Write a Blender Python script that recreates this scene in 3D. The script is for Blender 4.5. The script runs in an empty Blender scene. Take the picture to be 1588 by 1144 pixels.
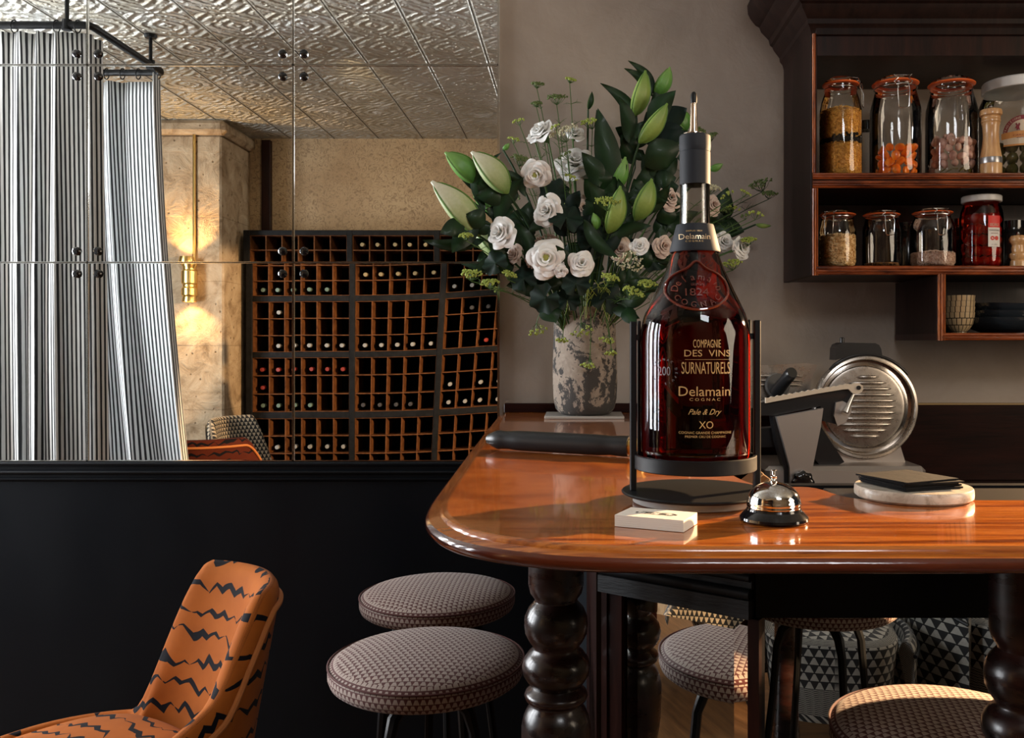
import bpy, math, random
from mathutils import Vector, Matrix
S = bpy.context.scene
COL = S.collection
PI = math.pi
R = math.radians
rnd = random.Random(7)
# ---------------------------------------------------------------- camera, world, lights, exposure
F, CX, CY, CZ = 1400.0, 895.0, 532.0, 1.32       # focal length and vanishing point in pixels of the 1588x1144 frame, eye height
WALL = 2.88                                       # distance of the mirrored / plastered wall
cam_d = bpy.data.cameras.new('camera')
cam = bpy.data.objects.new('camera', cam_d); COL.objects.link(cam)
cam.location = (0, 0, CZ); cam.rotation_euler = (R(90), 0, 0)
cam_d.sensor_width = 36; cam_d.lens = F*36/1588
cam_d.shift_x = -(CX-794)/1588; cam_d.shift_y = -(572-CY)/1588
cam_d.clip_start = .02
S.camera = cam
S.view_settings.view_transform = 'Standard'
S.view_settings.look = 'None'
S.view_settings.gamma = 1
S.view_settings.use_curve_mapping = False
S.view_settings.exposure = 0.0
w = bpy.data.worlds.new('world'); S.world = w; w.use_nodes = True
w.node_tree.nodes['Background'].inputs[0].default_value = (.62, .70, .82, 1)
w.node_tree.nodes['Background'].inputs[1].default_value = .022

def area(name, loc, target, sx, sy, power, col):
    l = bpy.data.lights.new(name, 'AREA'); l.shape = 'RECTANGLE'; l.size = sx; l.size_y = sy
    l.energy = power; l.color = col
    o = bpy.data.objects.new(name, l); COL.objects.link(o); o.location = loc
    o.rotation_euler = (Vector(target)-Vector(loc)).to_track_quat('-Z', 'Z').to_euler()
    return o
def spot(name, loc, target, power, col, ang, blend=.3, rad=.03):
    l = bpy.data.lights.new(name, 'SPOT'); l.energy = power; l.color = col
    l.spot_size = R(ang); l.spot_blend = blend; l.shadow_soft_size = rad
    o = bpy.data.objects.new(name, l); COL.objects.link(o); o.location = loc
    o.rotation_euler = (Vector(target)-Vector(loc)).to_track_quat('-Z', 'Y').to_euler()
    return o
area('daylight_entrance_window', (-3.55, 2.0, 1.65), (-1.5, 2.0, 1.5), 1.7, 2.0, 260, (.93, .96, 1))
area('daylight_street_window', (3.3, .2, 1.95), (.6, 2.4, 1.5), 1.4, 1.3, 44, (1, .82, .62))
area('added_rear_fill', (.7, -.75, 2.6), (-.3, 2.2, 1.0), .7, .4, 17, (.95, .97, 1))  # added fill from behind, kept out of the mirror; no window there
spot('low_afternoon_sun', (2.45, 2.70, 1.86), (.35, 1.28, 1.12), 1750, (1, .64, .34), 36, .15, .03)
spot('added_wall_fill', (-1.2, 1.0, 2.78), (-1.3, -.9, 2.05), 75, (1, .76, .48), 85, 1, .1)  # added warm fill that brightens the tan back wall, not a fitted lamp

def P(px, py, Y):
    return Vector(((px-CX)/F*Y, Y, CZ+(CY-py)/F*Y))
def V(px, py, Yv):                                 # a thing seen in the wall mirror at optical distance Yv
    return Vector(((px-CX)/F*Yv, 2*WALL-Yv, CZ+(CY-py)/F*Yv))

# ---------------------------------------------------------------- mesh helpers
class M:
    def __init__(s): s.v = []; s.f = []; s.uv = {}
    def add(s, vs, fs, uvs=None):
        n = len(s.v); s.v += [Vector(v) for v in vs]
        for k, f in enumerate(fs):
            s.f.append(tuple(i+n for i in f))
            if uvs: s.uv[len(s.f)-1] = [uvs[i] for i in f]
        return s
    def box(s, a, b, c=0.0):
        (x0, y0, z0), (x1, y1, z1) = a, b
        if x0 > x1: x0, x1 = x1, x0
        if y0 > y1: y0, y1 = y1, y0
        if z0 > z1: z0, z1 = z1, z0
        if c <= 0:
            s.add([(x0,y0,z0),(x1,y0,z0),(x1,y1,z0),(x0,y1,z0),(x0,y0,z1),(x1,y0,z1),(x1,y1,z1),(x0,y1,z1)],
                  [(0,3,2,1),(4,5,6,7),(0,1,5,4),(1,2,6,5),(2,3,7,6),(3,0,4,7)]); return s
        c = min(c, (x1-x0)*.45, (y1-y0)*.45, (z1-z0)*.45)
        def ring(d, z): return [(x0+c,y0+d,z),(x1-c,y0+d,z),(x1-d,y0+c,z),(x1-d,y1-c,z),(x1-c,y1-d,z),(x0+c,y1-d,z),(x0+d,y1-c,z),(x0+d,y0+c,z)]
        rs = [ring(c, z0), ring(0, z0+c), ring(0, z1-c), ring(c, z1)]
        vs = [p for r in rs for p in r]; fs = [tuple(range(7,-1,-1)), tuple(range(24,32))]
        for k in range(3):
            for i in range(8):
                j = (i+1) % 8; fs.append((k*8+i, k*8+j, k*8+8+j, k*8+8+i))
        s.add(vs, fs); return s
    def lathe(s, prof, seg=32, c=(0,0,0), a0=0, a1=2*PI, uv=None, cap=True):
        cx, cy, cz = c; full = abs(a1-a0-2*PI) < 1e-6; n = seg if full else seg+1
        vs = []; uvs = []
        for (r, z) in prof:
            for i in range(n):
                a = a0+(a1-a0)*i/seg
                vs.append((cx+r*math.cos(a), cy+r*math.sin(a), cz+z)); uvs.append((r*a, z))
        fs = []
        for k in range(len(prof)-1):
            for i in range(seg):
                j = (i+1) % n
                fs.append((k*n+i, k*n+j, (k+1)*n+j, (k+1)*n+i))
        if cap and full:
            if prof[0][0] > 1e-6: fs.append(tuple(range(n-1,-1,-1)))
            if prof[-1][0] > 1e-6: fs.append(tuple(range((len(prof)-1)*n, len(prof)*n)))
        s.add(vs, fs); return s
    def tube(s, pts, r, seg=8, cap=True, flat=1.0, closed=False):
        pts = [Vector(p) for p in pts]; n = len(pts)
        rr = r if isinstance(r, (list, tuple)) else [r]*n
        up = None; vs = []
        for i, p in enumerate(pts):
            if closed: t = pts[(i+1) % n]-pts[(i-1) % n]
            else: t = pts[min(i+1, n-1)]-pts[max(i-1, 0)]
            if t.length < 1e-9: t = Vector((0,0,1))
            t.normalize()
            if up is None: up = Vector((0,0,1)) if abs(t.z) < .9 else Vector((1,0,0))
            x = up-t*up.dot(t)
            if x.length < 1e-6: x = t.orthogonal()
            x.normalize(); y = t.cross(x); up = x
            for k in range(seg):
                a = 2*PI*k/seg; vs.append(p+(x*math.cos(a)*flat+y*math.sin(a))*rr[i])
        fs = []
        for i in range(n if closed else n-1):
            i2 = (i+1) % n
            for k in range(seg):
                k2 = (k+1) % seg; fs.append((i*seg+k, i*seg+k2, i2*seg+k2, i2*seg+k))
        if cap and not closed: fs += [tuple(range(seg-1,-1,-1)), tuple(range((n-1)*seg, n*seg))]
        s.add(vs, fs); return s
    def grid(s, rows, closed=False, uvs=None):     # rows of points
        n = len(rows[0]); vs = [p for r in rows for p in r]
        U = [q for r in uvs for q in r] if uvs else None
        fs = []
        for i in range(len(rows)-1):
            for j in range(n if closed else n-1):
                j2 = (j+1) % n; fs.append((i*n+j, i*n+j2, (i+1)*n+j2, (i+1)*n+j))
        s.add(vs, fs, U); return s
    def prism(s, poly, d):                         # poly: 3-D loop, d: extrusion vector
        d = Vector(d); n = len(poly); poly = [Vector(p) for p in poly]
        s.add(poly+[p+d for p in poly], [tuple(range(n-1,-1,-1)), tuple(range(n, 2*n))]+[(i,(i+1)%n,n+(i+1)%n,n+i) for i in range(n)]); return s
    def ball(s, c, r, seg=10, rings=6, sc=(1,1,1), jit=0):
        c = Vector(c); vs = []; fs = []
        for i in range(rings+1):
            t = PI*i/rings
            for j in range(seg):
                a = 2*PI*j/seg; q = 1+(rnd.uniform(-jit, jit) if jit else 0)
                vs.append(c+Vector((math.sin(t)*math.cos(a)*sc[0], math.sin(t)*math.sin(a)*sc[1], math.cos(t)*sc[2]))*r*q)
        for i in range(rings):
            for j in range(seg):
                j2 = (j+1) % seg; fs.append((i*seg+j, (i+1)*seg+j, (i+1)*seg+j2, i*seg+j2))
        s.add(vs, fs); return s
    def xf(s, mat):
        s.v = [mat @ v for v in s.v]; return s
def base_of(p):
    v = Vector((0,0,0))
    while p is not None: v += p.location; p = p.parent
    return v
def O(name, m, mat, parent=None, world=False, smooth=True, label=None, cat=None, group=None, kind=None, ang=38, solid=0, sub=0, org=None):
    vs = m.v
    if parent is None:
        if org is None:
            xs = [v.x for v in vs]; ys = [v.y for v in vs]; zs = [v.z for v in vs]
            org = Vector(((min(xs)+max(xs))/2, (min(ys)+max(ys))/2, min(zs)))
        off = Vector(org)
    else: off = base_of(parent) if world else Vector((0,0,0))
    me = bpy.data.meshes.new(name)
    me.from_pydata([v-off for v in vs], [], m.f); me.validate(); me.update()
    if m.uv:
        ul = me.uv_layers.new(name='UVMap')
        for pi, p in enumerate(me.polygons):
            if pi in m.uv:
                for li, uv in zip(p.loop_indices, m.uv[pi]): ul.data[li].uv = uv
    if smooth:
        me.shade_smooth()
        try: me.set_sharp_from_angle(angle=R(ang))
        except Exception: pass
    me.materials.append(mat)
    o = bpy.data.objects.new(name, me); COL.objects.link(o)
    if parent is None: o.location = off
    else: o.parent = parent
    if solid: md = o.modifiers.new('thickness', 'SOLIDIFY'); md.thickness = solid; md.offset = 0
    if sub: md = o.modifiers.new('smooth', 'SUBSURF'); md.levels = sub; md.render_levels = sub
    if label: o['label'] = label
    if cat: o['category'] = cat
    if group: o['group'] = group
    if kind: o['kind'] = kind
    return o
def T(name, label, cat, loc=(0,0,0), group=None, rz=0):
    o = bpy.data.objects.new(name, None); COL.objects.link(o); o.location = loc; o.rotation_euler = (0,0,rz)
    o.empty_display_size = .05; o['label'] = label; o['category'] = cat
    if group: o['group'] = group
    return o
def dup(root, loc=None, rz=None, label=None, group=None):
    r = root.copy(); COL.objects.link(r)
    if loc is not None: r.location = loc
    if rz is not None: r.rotation_euler = (0,0,rz)
    if label: r['label'] = label
    if group: r['group'] = group
    for ch in list(root.children):
        c = ch.copy(); COL.objects.link(c); c.parent = r
        for g in ch.children:
            d = g.copy(); COL.objects.link(d); d.parent = c
    return r
def struct(name, m, mat, **k):
    o = O(name, m, mat, smooth=k.pop('smooth', False), kind='structure', **k); return o
_tc = {}
def text2d(s, font=None, shear=0, ext=0):          # returns verts (x,y), faces, width, height; unit size
    key = (s, shear)
    if key in _tc: return _tc[key]
    cu = bpy.data.curves.new('lettering', 'FONT'); cu.body = s; cu.size = 1; cu.shear = shear; cu.resolution_u = 3
    cu.fill_mode = 'FRONT'
    ob = bpy.data.objects.new('lettering', cu); COL.objects.link(ob)
    dg = bpy.context.evaluated_depsgraph_get(); dg.update()
    me = bpy.data.meshes.new_from_object(ob.evaluated_get(dg))
    vs = [(v.co.x, v.co.y) for v in me.vertices]; fs = [tuple(p.vertices) for p in me.polygons]
    COL.objects.unlink(ob); bpy.data.objects.remove(ob); bpy.data.curves.remove(cu); bpy.data.meshes.remove(me)
    x0 = min(v[0] for v in vs); x1 = max(v[0] for v in vs)
    vs = [(x-(x0+x1)/2, y) for x, y in vs]
    _tc[key] = (vs, fs, x1-x0); return _tc[key]

# ---------------------------------------------------------------- materials
def mat(name, col=(.5,.5,.5), rough=.5, metal=0, coat=0, trans=0, ior=1.45, emit=None, es=0, sheen=0, spec=.5, croc=.05):
    m = bpy.data.materials.new(name); m.use_nodes = True
    b = m.node_tree.nodes['Principled BSDF']
    b.inputs['Base Color'].default_value = (*col, 1); b.inputs['Roughness'].default_value = rough
    b.inputs['Metallic'].default_value = metal; b.inputs['Coat Weight'].default_value = coat
    b.inputs['Coat Roughness'].default_value = croc
    b.inputs['Transmission Weight'].default_value = trans; b.inputs['IOR'].default_value = ior
    b.inputs['Sheen Weight'].default_value = sheen; b.inputs['Specular IOR Level'].default_value = spec
    if emit: b.inputs['Emission Color'].default_value = (*emit, 1); b.inputs['Emission Strength'].default_value = es
    return m
class N:                                            # tiny node helper
    def __init__(s, m): s.t = m.node_tree; s.n = s.t.nodes; s.b = s.n['Principled BSDF']; s.l = s.t.links
    def new(s, t, **k):
        n = s.n.new(t)
        for a, b in k.items(): setattr(n, a, b)
        return n
    def set(s, inp, v):
        if hasattr(v, 'is_output') or isinstance(v, bpy.types.NodeSocket): s.l.new(v, inp)
        elif v is not None: inp.default_value = v
    def math(s, op, a, b=None, c=None):
        n = s.new('ShaderNodeMath', operation=op)
        s.set(n.inputs[0], a); s.set(n.inputs[1], b)
        if c is not None: s.set(n.inputs[2], c)
        return n.outputs[0]
    def coord(s, kind='Object', sc=(1,1,1), rot=(0,0,0)):
        c = s.new('ShaderNodeTexCoord'); mp = s.new('ShaderNodeMapping')
        mp.inputs['Scale'].default_value = sc; mp.inputs['Rotation'].default_value = rot
        s.l.new(c.outputs[kind], mp.inputs[0]); return mp.outputs[0]
    def noise(s, vec, scale=5, detail=4, rough=.5, dist=0):
        n = s.new('ShaderNodeTexNoise'); s.set(n.inputs['Vector'], vec); n.inputs['Scale'].default_value = scale
        n.inputs['Detail'].default_value = detail; n.inputs['Roughness'].default_value = rough; n.inputs['Distortion'].default_value = dist
        return n.outputs['Fac']
    def vor(s, vec, scale=5, feature='F1', out='Distance'):
        n = s.new('ShaderNodeTexVoronoi', feature=feature); s.set(n.inputs['Vector'], vec); n.inputs['Scale'].default_value = scale
        return n.outputs[out]
    def ramp(s, fac, stops, interp='LINEAR'):
        n = s.new('ShaderNodeValToRGB'); s.set(n.inputs[0], fac); e = n.color_ramp.elements; n.color_ramp.interpolation = interp
        while len(e) < len(stops): e.new(.5)
        for i, (p, c) in enumerate(stops): e[i].position = p; e[i].color = (*c, 1) if len(c) == 3 else c
        return n.outputs[0]
    def mix(s, fac, a, b, mode='MIX'):
        n = s.new('ShaderNodeMix', data_type='RGBA', blend_type=mode)
        s.set(n.inputs[0], fac)
        for i, v in ((6, a), (7, b)):
            if isinstance(v, tuple): n.inputs[i].default_value = (*v, 1) if len(v) == 3 else v
            else: s.l.new(v, n.inputs[i])
        return n.outputs[2]
    def sep(s, vec):
        n = s.new('ShaderNodeSeparateXYZ'); s.l.new(vec, n.inputs[0]); return n.outputs
    def base(s, c): s.l.new(c, s.b.inputs['Base Color'])
    def rough(s, c): s.l.new(c, s.b.inputs['Roughness'])
    def bump(s, h, st=.3, dist=.01):
        n = s.new('ShaderNodeBump'); n.inputs['Strength'].default_value = st; n.inputs['Distance'].default_value = dist
        s.l.new(h, n.inputs['Height']); s.l.new(n.outputs[0], s.b.inputs['Normal']); return n
SPEC = {}
def thin_glass(name, tint=(1,1,1), ior=1.5, refl=1.0):
    m = bpy.data.materials.new(name); m.use_nodes = True; t = m.node_tree; t.nodes.clear()
    o = t.nodes.new('ShaderNodeOutputMaterial'); mx = t.nodes.new('ShaderNodeMixShader'); fr = t.nodes.new('ShaderNodeFresnel')
    tr = t.nodes.new('ShaderNodeBsdfTransparent'); gl = t.nodes.new('ShaderNodeBsdfGlossy')
    gl.inputs['Roughness'].default_value = .02; gl.inputs['Color'].default_value = (refl, refl, refl, 1)
    tr.inputs[0].default_value = (*tint, 1); fr.inputs[0].default_value = ior
    t.links.new(fr.outputs[0], mx.inputs[0]); t.links.new(tr.outputs[0], mx.inputs[1]); t.links.new(gl.outputs[0], mx.inputs[2])
    t.links.new(mx.outputs[0], o.inputs[0]); return m
G = {}
def stripes_grain(name, c0, c1, sc, rough, coat=0, axis=(1,8,8), bumpst=.1, rnoise=0, croc=.08):
    m = mat(name, c0, rough, coat=coat, croc=croc); n = N(m); v = n.coord('Object', axis)
    f = n.noise(v, sc, 6, .6, .3)
    f2 = n.noise(v, sc*5, 3, .6)
    h = n.math('ADD', n.math('MULTIPLY', f, .75), n.math('MULTIPLY', f2, .25))
    n.base(n.ramp(h, [(.35, c0), (.62, c1)])); n.bump(f2, bumpst, .002); return m
G['plaster'] = m = mat('cream_plaster', (.36,.30,.255), .8); n = N(m); v = n.coord()
f = n.noise(v, 2.2, 7, .62, .6); n.base(n.ramp(f, [(.3, (.275,.222,.18)), (.7, (.39,.33,.275))])); n.bump(n.noise(v, 9, 8, .6, .5), .25, .01)
G['blackpaint'] = m = mat('black_wall_paint', (.0045,.0055,.0075), .45, spec=.16); n = N(m); v = n.coord('Object', (1,1,.4)); n.bump(n.noise(v, 9, 5), .12, .004)
n.rough(n.ramp(n.noise(v, 4, 4), [(.3, (.34,)*3), (.7, (.5,)*3)]))
G['mirror'] = bpy.data.materials.new('mirror_silver'); G['mirror'].use_nodes = True
t = G['mirror'].node_tree; b = t.nodes['Principled BSDF']; b.inputs['Metallic'].default_value = 1; b.inputs['Roughness'].default_value = 0.0; b.inputs['Base Color'].default_value = (.86,.87,.86,1)
G['bevel'] = mat('mirror_cut_edge', (.85,.85,.80), .12, metal=1)
G['blackmetal'] = mat('matt_black_metal', (.006,.0065,.0075), .45, metal=0, spec=.3)
G['blackknob'] = mat('gloss_black', (.006,.006,.007), .12, coat=.5)
# bar top: straight grain along the front arm, mottled figure along the side arm
G['bartop'] = m = mat('varnished_bar_wood', (.3,.08,.01), .16, coat=.7, croc=.05); n = N(m)
v = n.coord('Object', (.9, 17, 17)); a = n.noise(v, 3.6, 8, .62, .25); v2 = n.coord('Object', (1.6, 2.2, 1)); bnz = n.noise(v2, 3.2, 6, .6, 1.2)
geo = n.new('ShaderNodeNewGeometry'); xyz = n.sep(geo.outputs['Position'])
msk = n.ramp(n.math('ADD', xyz[1], n.math('MULTIPLY', xyz[0], -.35)), [(.0, (0,0,0)), (1, (1,1,1))])
mr = n.new('ShaderNodeMapRange'); n.l.new(n.math('ADD', xyz[1], n.math('MULTIPLY', xyz[0], -.4)), mr.inputs[0]); mr.inputs[1].default_value = 1.0; mr.inputs[2].default_value = 1.28
ca = n.ramp(a, [(.34, (.09,.015,.003)), (.46, (.40,.10,.014)), (.56, (.58,.18,.026)), (.66, (.20,.04,.006))])
cb = n.ramp(bnz, [(.3, (.20,.045,.007)), (.55, (.36,.10,.018)), (.75, (.44,.14,.026))])
n.base(n.mix(mr.outputs[0], ca, cb)); n.rough(n.ramp(n.noise(n.coord('Object', (3,14,3)), 8, 6, .7), [(.35, (.13,)*3), (.7, (.27,)*3)])); n.bump(n.noise(n.coord('Object', (2,20,2)), 12, 5), .05, .002)
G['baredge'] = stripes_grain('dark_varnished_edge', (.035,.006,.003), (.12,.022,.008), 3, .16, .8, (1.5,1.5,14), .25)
G['darkwood'] = stripes_grain('dark_mahogany', (.007,.0025,.002), (.024,.0065,.004), 4, .36, .1, (9,9,1), .1)
G['cabside'] = stripes_grain('dark_cabinet_side', (.006,.003,.0025), (.016,.007,.005), 4, .45, .0, (9,9,1), .1)
G['redwood'] = stripes_grain('red_mahogany_trim', (.04,.007,.003), (.32,.075,.02), 7, .25, .6, (1.2,9,9), .3)
G['redwoodv'] = stripes_grain('red_mahogany_stile_sunglow', (.07,.012,.005), (.46,.125,.03), 7, .25, .6, (9,9,1.2), .3)  # brighter than the trim: orange sun glow put into the stile colour
G['legwood'] = m = mat('turned_black_wood', (.014,.006,.004), .2, coat=.35, croc=.18); n = N(m); v = n.coord('Object', (3,3,9))
n.base(n.ramp(n.noise(v, 5, 5), [(.35, (.005,.003,.0025)), (.7, (.022,.006,.004))])); n.rough(n.ramp(n.noise(v, 9, 6), [(.35, (.24,)*3), (.7, (.4,)*3)])); n.bump(n.noise(v, 12, 5), .08, .004)
G['blackwood'] = stripes_grain('black_painted_wood', (.016,.017,.018), (.035,.036,.038), 7, .55, 0, (1.5,1.5,10), .5)
G['backsplash'] = stripes_grain('maroon_wood_panel', (.006,.0015,.001), (.022,.005,.003), 3, .4, .05, (1,1,12), .1)
G['floor'] = m = stripes_grain('oak_floor_boards', (.10,.045,.018), (.24,.12,.05), 3, .4, .2, (1,10,1), .2)
# tin ceiling
G['tin'] = m = mat('embossed_tin_ceiling', (.42,.40,.35), .34, metal=.55); n = N(m); v = n.coord('Object', (1/.325,1/.325,1))
s3 = n.sep(v); fx = n.math('FRACT', s3[0]); fy = n.math('FRACT', s3[1])
dx = n.math('SUBTRACT', fx, .5); dy = n.math('SUBTRACT', fy, .5)
rr = n.math('SQRT', n.math('ADD', n.math('MULTIPLY', dx, dx), n.math('MULTIPLY', dy, dy)))
rings = n.math('SINE', n.math('MULTIPLY', rr, 38))
dd = n.math('ADD', n.math('ABSOLUTE', dx), n.math('ABSOLUTE', dy)); ring2 = n.math('POWER', n.math('ABSOLUTE', n.math('SINE', n.math('MULTIPLY', dd, 19))), 3)
seam = n.math('MINIMUM', n.math('SUBTRACT', .5, n.math('ABSOLUTE', dx)), n.math('ADD', n.math('SUBTRACT', .5, n.math('ABSOLUTE', dy)), .03))
sm = n.ramp(n.math('MULTIPLY', seam, 12), [(.1, (0,0,0)), (.32, (1,1,1)), (.45, (.55,)*3)])
studs = n.vor(v, 9); stud = n.ramp(studs, [(.0, (1,1,1)), (.35, (0,0,0))])
h = n.math('ADD', n.math('ADD', n.math('MULTIPLY', rings, .25), n.math('MULTIPLY', ring2, .35)), n.math('ADD', n.math('MULTIPLY', stud, .6), n.math('ADD', sm, n.math('MULTIPLY', n.noise(v, 12, 5, .6), .8))))
n.bump(h, .9, .024)
ag = n.noise(n.coord(), 2.3, 6, .65, .6); n.base(n.mix(n.ramp(sm, [(.0,(0,0,0)),(.3,(1,1,1))]), (.06,.05,.04), n.ramp(ag, [(.35, (.60,.60,.57)), (.6, (.42,.38,.30)), (.72, (.76,.77,.76))])))
n.rough(n.ramp(ag, [(.3, (.28,)*3), (.7, (.5,)*3)]))
G['cork'] = m = mat('tan_textured_wall', (.42,.28,.15), .8); n = N(m); v = n.coord()
f = n.noise(v, 22, 5, .6, 3.0); g2 = n.noise(v, 1.6, 5, .6)
n.base(n.mix(n.ramp(f, [(.36, (0,0,0)), (.52, (1,1,1))]), (.21,.14,.08), n.ramp(g2, [(.35, (.30,.20,.11)), (.7, (.44,.33,.20))]))); n.bump(f, .6, .014)
G['stone'] = m = mat('rough_limestone', (.50,.38,.24), .9); n = N(m); v = n.coord()
f = n.noise(v, 7, 9, .68, .6); pits = n.ramp(n.vor(n.coord('Object', (1,1,.8)), 17), [(.05, (0,0,0)), (.14, (1,1,1))])
co = n.math('FRACT', n.math('MULTIPLY', n.sep(v)[2], 2.3)); jn = n.ramp(n.math('ADD', co, n.math('MULTIPLY', n.noise(v, 6, 4), .05)), [(.0, (0,0,0)), (.04, (1,1,1))])
n.base(n.mix(pits, (.16,.10,.05), n.mix(jn, (.2,.13,.07), n.ramp(f, [(.3, (.20,.13,.07)), (.5, (.40,.30,.19)), (.7, (.52,.42,.29))]))))
n.bump(n.math('ADD', n.math('ADD', f, n.math('MULTIPLY', pits, .3)), n.math('MULTIPLY', jn, .25)), .8, .03)
G['rackframe'] = stripes_grain('black_iron_rack', (.004,.0045,.005), (.012,.0125,.014), 6, .6, 0, (6,6,6), .4)
G['rackwood'] = stripes_grain('rack_divider_wood', (.055,.018,.006), (.16,.062,.02), 6, .7, 0, (4,4,4), .2)
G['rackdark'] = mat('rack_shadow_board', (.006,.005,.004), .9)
G['brass'] = mat('brushed_brass', (.85,.58,.20), .28, metal=1)
G['glow'] = mat('lit_lamp_opening', (1,.8,.5), .5, emit=(1,.62,.22), es=14)
# striped curtain ticking
G['ticking'] = m = mat('black_striped_white_linen', (.75,.76,.76), .85, sheen=.1); n = N(m); uvn = n.new('ShaderNodeTexCoord'); su = n.sep(uvn.outputs['UV'])
fr_ = n.math('FRACT', n.math('MULTIPLY', su[0], 1/.0185)); wob = n.noise(n.coord('Object', (20,20,3)), 4, 3)
fr2 = n.math('ADD', fr_, n.math('MULTIPLY', n.math('SUBTRACT', wob, .5), .12))
st = n.ramp(fr2, [(.0, (.02,.021,.024)), (.38, (.02,.021,.024)), (.48, (.72,.73,.73)), (.93, (.72,.73,.73)), (1.0, (.02,.021,.024))])
n.base(st); n.bump(n.noise(n.coord('Object', (60,60,60)), 8, 2), .1, .002)
def cell_fabric(name, cellw, cellh, cfg, cbg, w0=.92, w1=.30, rough=.8, fade=None):
    m = mat(name, cfg, rough, sheen=.1); n = N(m); t = n.new('ShaderNodeTexCoord'); s = n.sep(t.outputs['UV'])
    vy = n.math('MULTIPLY', s[1], 1/cellh); row = n.math('FLOOR', vy); fy = n.math('FRACT', vy)
    ux = n.math('ADD', n.math('MULTIPLY', s[0], 1/cellw), n.math('MULTIPLY', n.math('MODULO', n.math('ABSOLUTE', row), 2.0), .5))
    fx = n.math('ABSOLUTE', n.math('SUBTRACT', n.math('FRACT', ux), .5))
    lim = n.math('MULTIPLY', n.math('ADD', w0, n.math('MULTIPLY', fy, w1-w0)), .5)
    k = n.math('MULTIPLY', n.math('LESS_THAN', fx, lim), n.math('LESS_THAN', n.math('ABSOLUTE', n.math('SUBTRACT', fy, .5)), .42))
    var = n.noise(n.coord('Object', (40,40,40)), 3, 3)
    n.base(n.mix(k, cbg, n.mix(var, tuple(c*.75 for c in cfg), tuple(min(1, c*1.2) for c in cfg)))); n.bump(k, .25, .002); return m
G['stoolfab'] = cell_fabric('stool_woven_fabric', .0125, .0115, (.36,.285,.245), (.075,.016,.013), .98, .35)
G['lattice'] = cell_fabric('black_cream_triangle_fabric', .027, .024, (.42,.35,.25), (.008,.008,.009), .85, .15)
G['lattice2'] = cell_fabric('black_grey_triangle_fabric', .036, .030, (.30,.29,.26), (.006,.006,.007), .95, .12)
def tiger(name, ca, cb):
    m = mat(name, ca, .8, sheen=.02, spec=.15); n = N(m); t = n.new('ShaderNodeTexCoord'); s = n.sep(t.outputs['UV'])
    wn = n.new('ShaderNodeTexNoise'); n.l.new(t.outputs['UV'], wn.inputs['Vector']); wn.inputs['Scale'].default_value = 9; wn.inputs['Detail'].default_value = 1.5
    zz = n.math('PINGPONG', n.math('ADD', s[0], n.math('MULTIPLY', wn.outputs['Fac'], .09)), .022)
    vv = n.math('ADD', n.math('MULTIPLY', s[1], 1/.056), n.math('ADD', n.math('MULTIPLY', zz, 11), n.math('MULTIPLY', n.math('SUBTRACT', wn.outputs['Fac'], .5), 1.5)))
    row = n.math('FLOOR', vv); fy = n.math('FRACT', vv)
    wh = n.new('ShaderNodeTexWhiteNoise', noise_dimensions='1D'); n.l.new(row, wh.inputs['W'])
    uu = n.math('ADD', n.math('MULTIPLY', s[0], 1/.15), n.math('MULTIPLY', wh.outputs['Value'], 7.0)); fx = n.math('FRACT', uu)
    tap = n.math('SUBTRACT', .135, n.math('MULTIPLY', n.math('POWER', n.math('ABSOLUTE', n.math('SUBTRACT', fx, .48)), 2.0), .50))
    k = n.math('LESS_THAN', n.math('ABSOLUTE', n.math('SUBTRACT', fy, .5)), tap)
    var = n.noise(n.coord('Object', (3,3,3)), 3, 5, .6)
    n.base(n.mix(k, n.mix(var, ca, cb), (.004,.0035,.006))); n.bump(n.noise(n.coord('Object', (90,90,90)), 5, 2), .08, .002); return m
G['tiger'] = tiger('orange_tiger_velvet', (.25,.060,.007), (.46,.130,.018))
G['tigerdark'] = tiger('rust_tiger_velvet', (.05,.008,.004), (.09,.016,.006))
G['piping'] = mat('orange_piping', (.45,.15,.035), .7)
for k_, v_ in (('darkwood',.2),('cabside',.15),('backsplash',.12),('rackframe',.15),('blackwood',.3),('rackwood',.2),('rackdark',.1)): G[k_].node_tree.nodes['Principled BSDF'].inputs['Specular IOR Level'].default_value = v_  # lowspec
# ---------------------------------------------------------------- the room
XL, XR, YB, ZC = -3.7, 3.5, -.89, 2.826
struct('floor', M().box((XL-.1, YB-.2, -.06), (XR, WALL+.2, 0)), G['floor'])
struct('ceiling', M().box((XL-.1, YB-.2, ZC), (XR, WALL+.2, ZC+.05)), G['tin'])
struct('wall_front', M().box((XL-.1, WALL+.008, .90), (XR, WALL+.15, ZC)), G['plaster'])
struct('wall_dado', M().box((XL-.1, WALL+.006, 0), (-.0, WALL+.15, .90)), G['blackpaint'])
struct('wall_back', M().box((-2.45, YB-.12, 0), (XR, YB, ZC)), G['cork'])
struct('wall_pillar', M().box((-3.7, YB-.12, 0), (-2.40, -.347, ZC-.10), .012), G['stone'])
struct('wall_cornice', M().box((-3.7, YB-.12, ZC-.10), (-2.36, -.30, ZC), .03), G['stone'])
struct('trim_post', M().box((-2.30, YB, 0), (-2.235, YB+.05, ZC-.02), .004), G['darkwood'])
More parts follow.
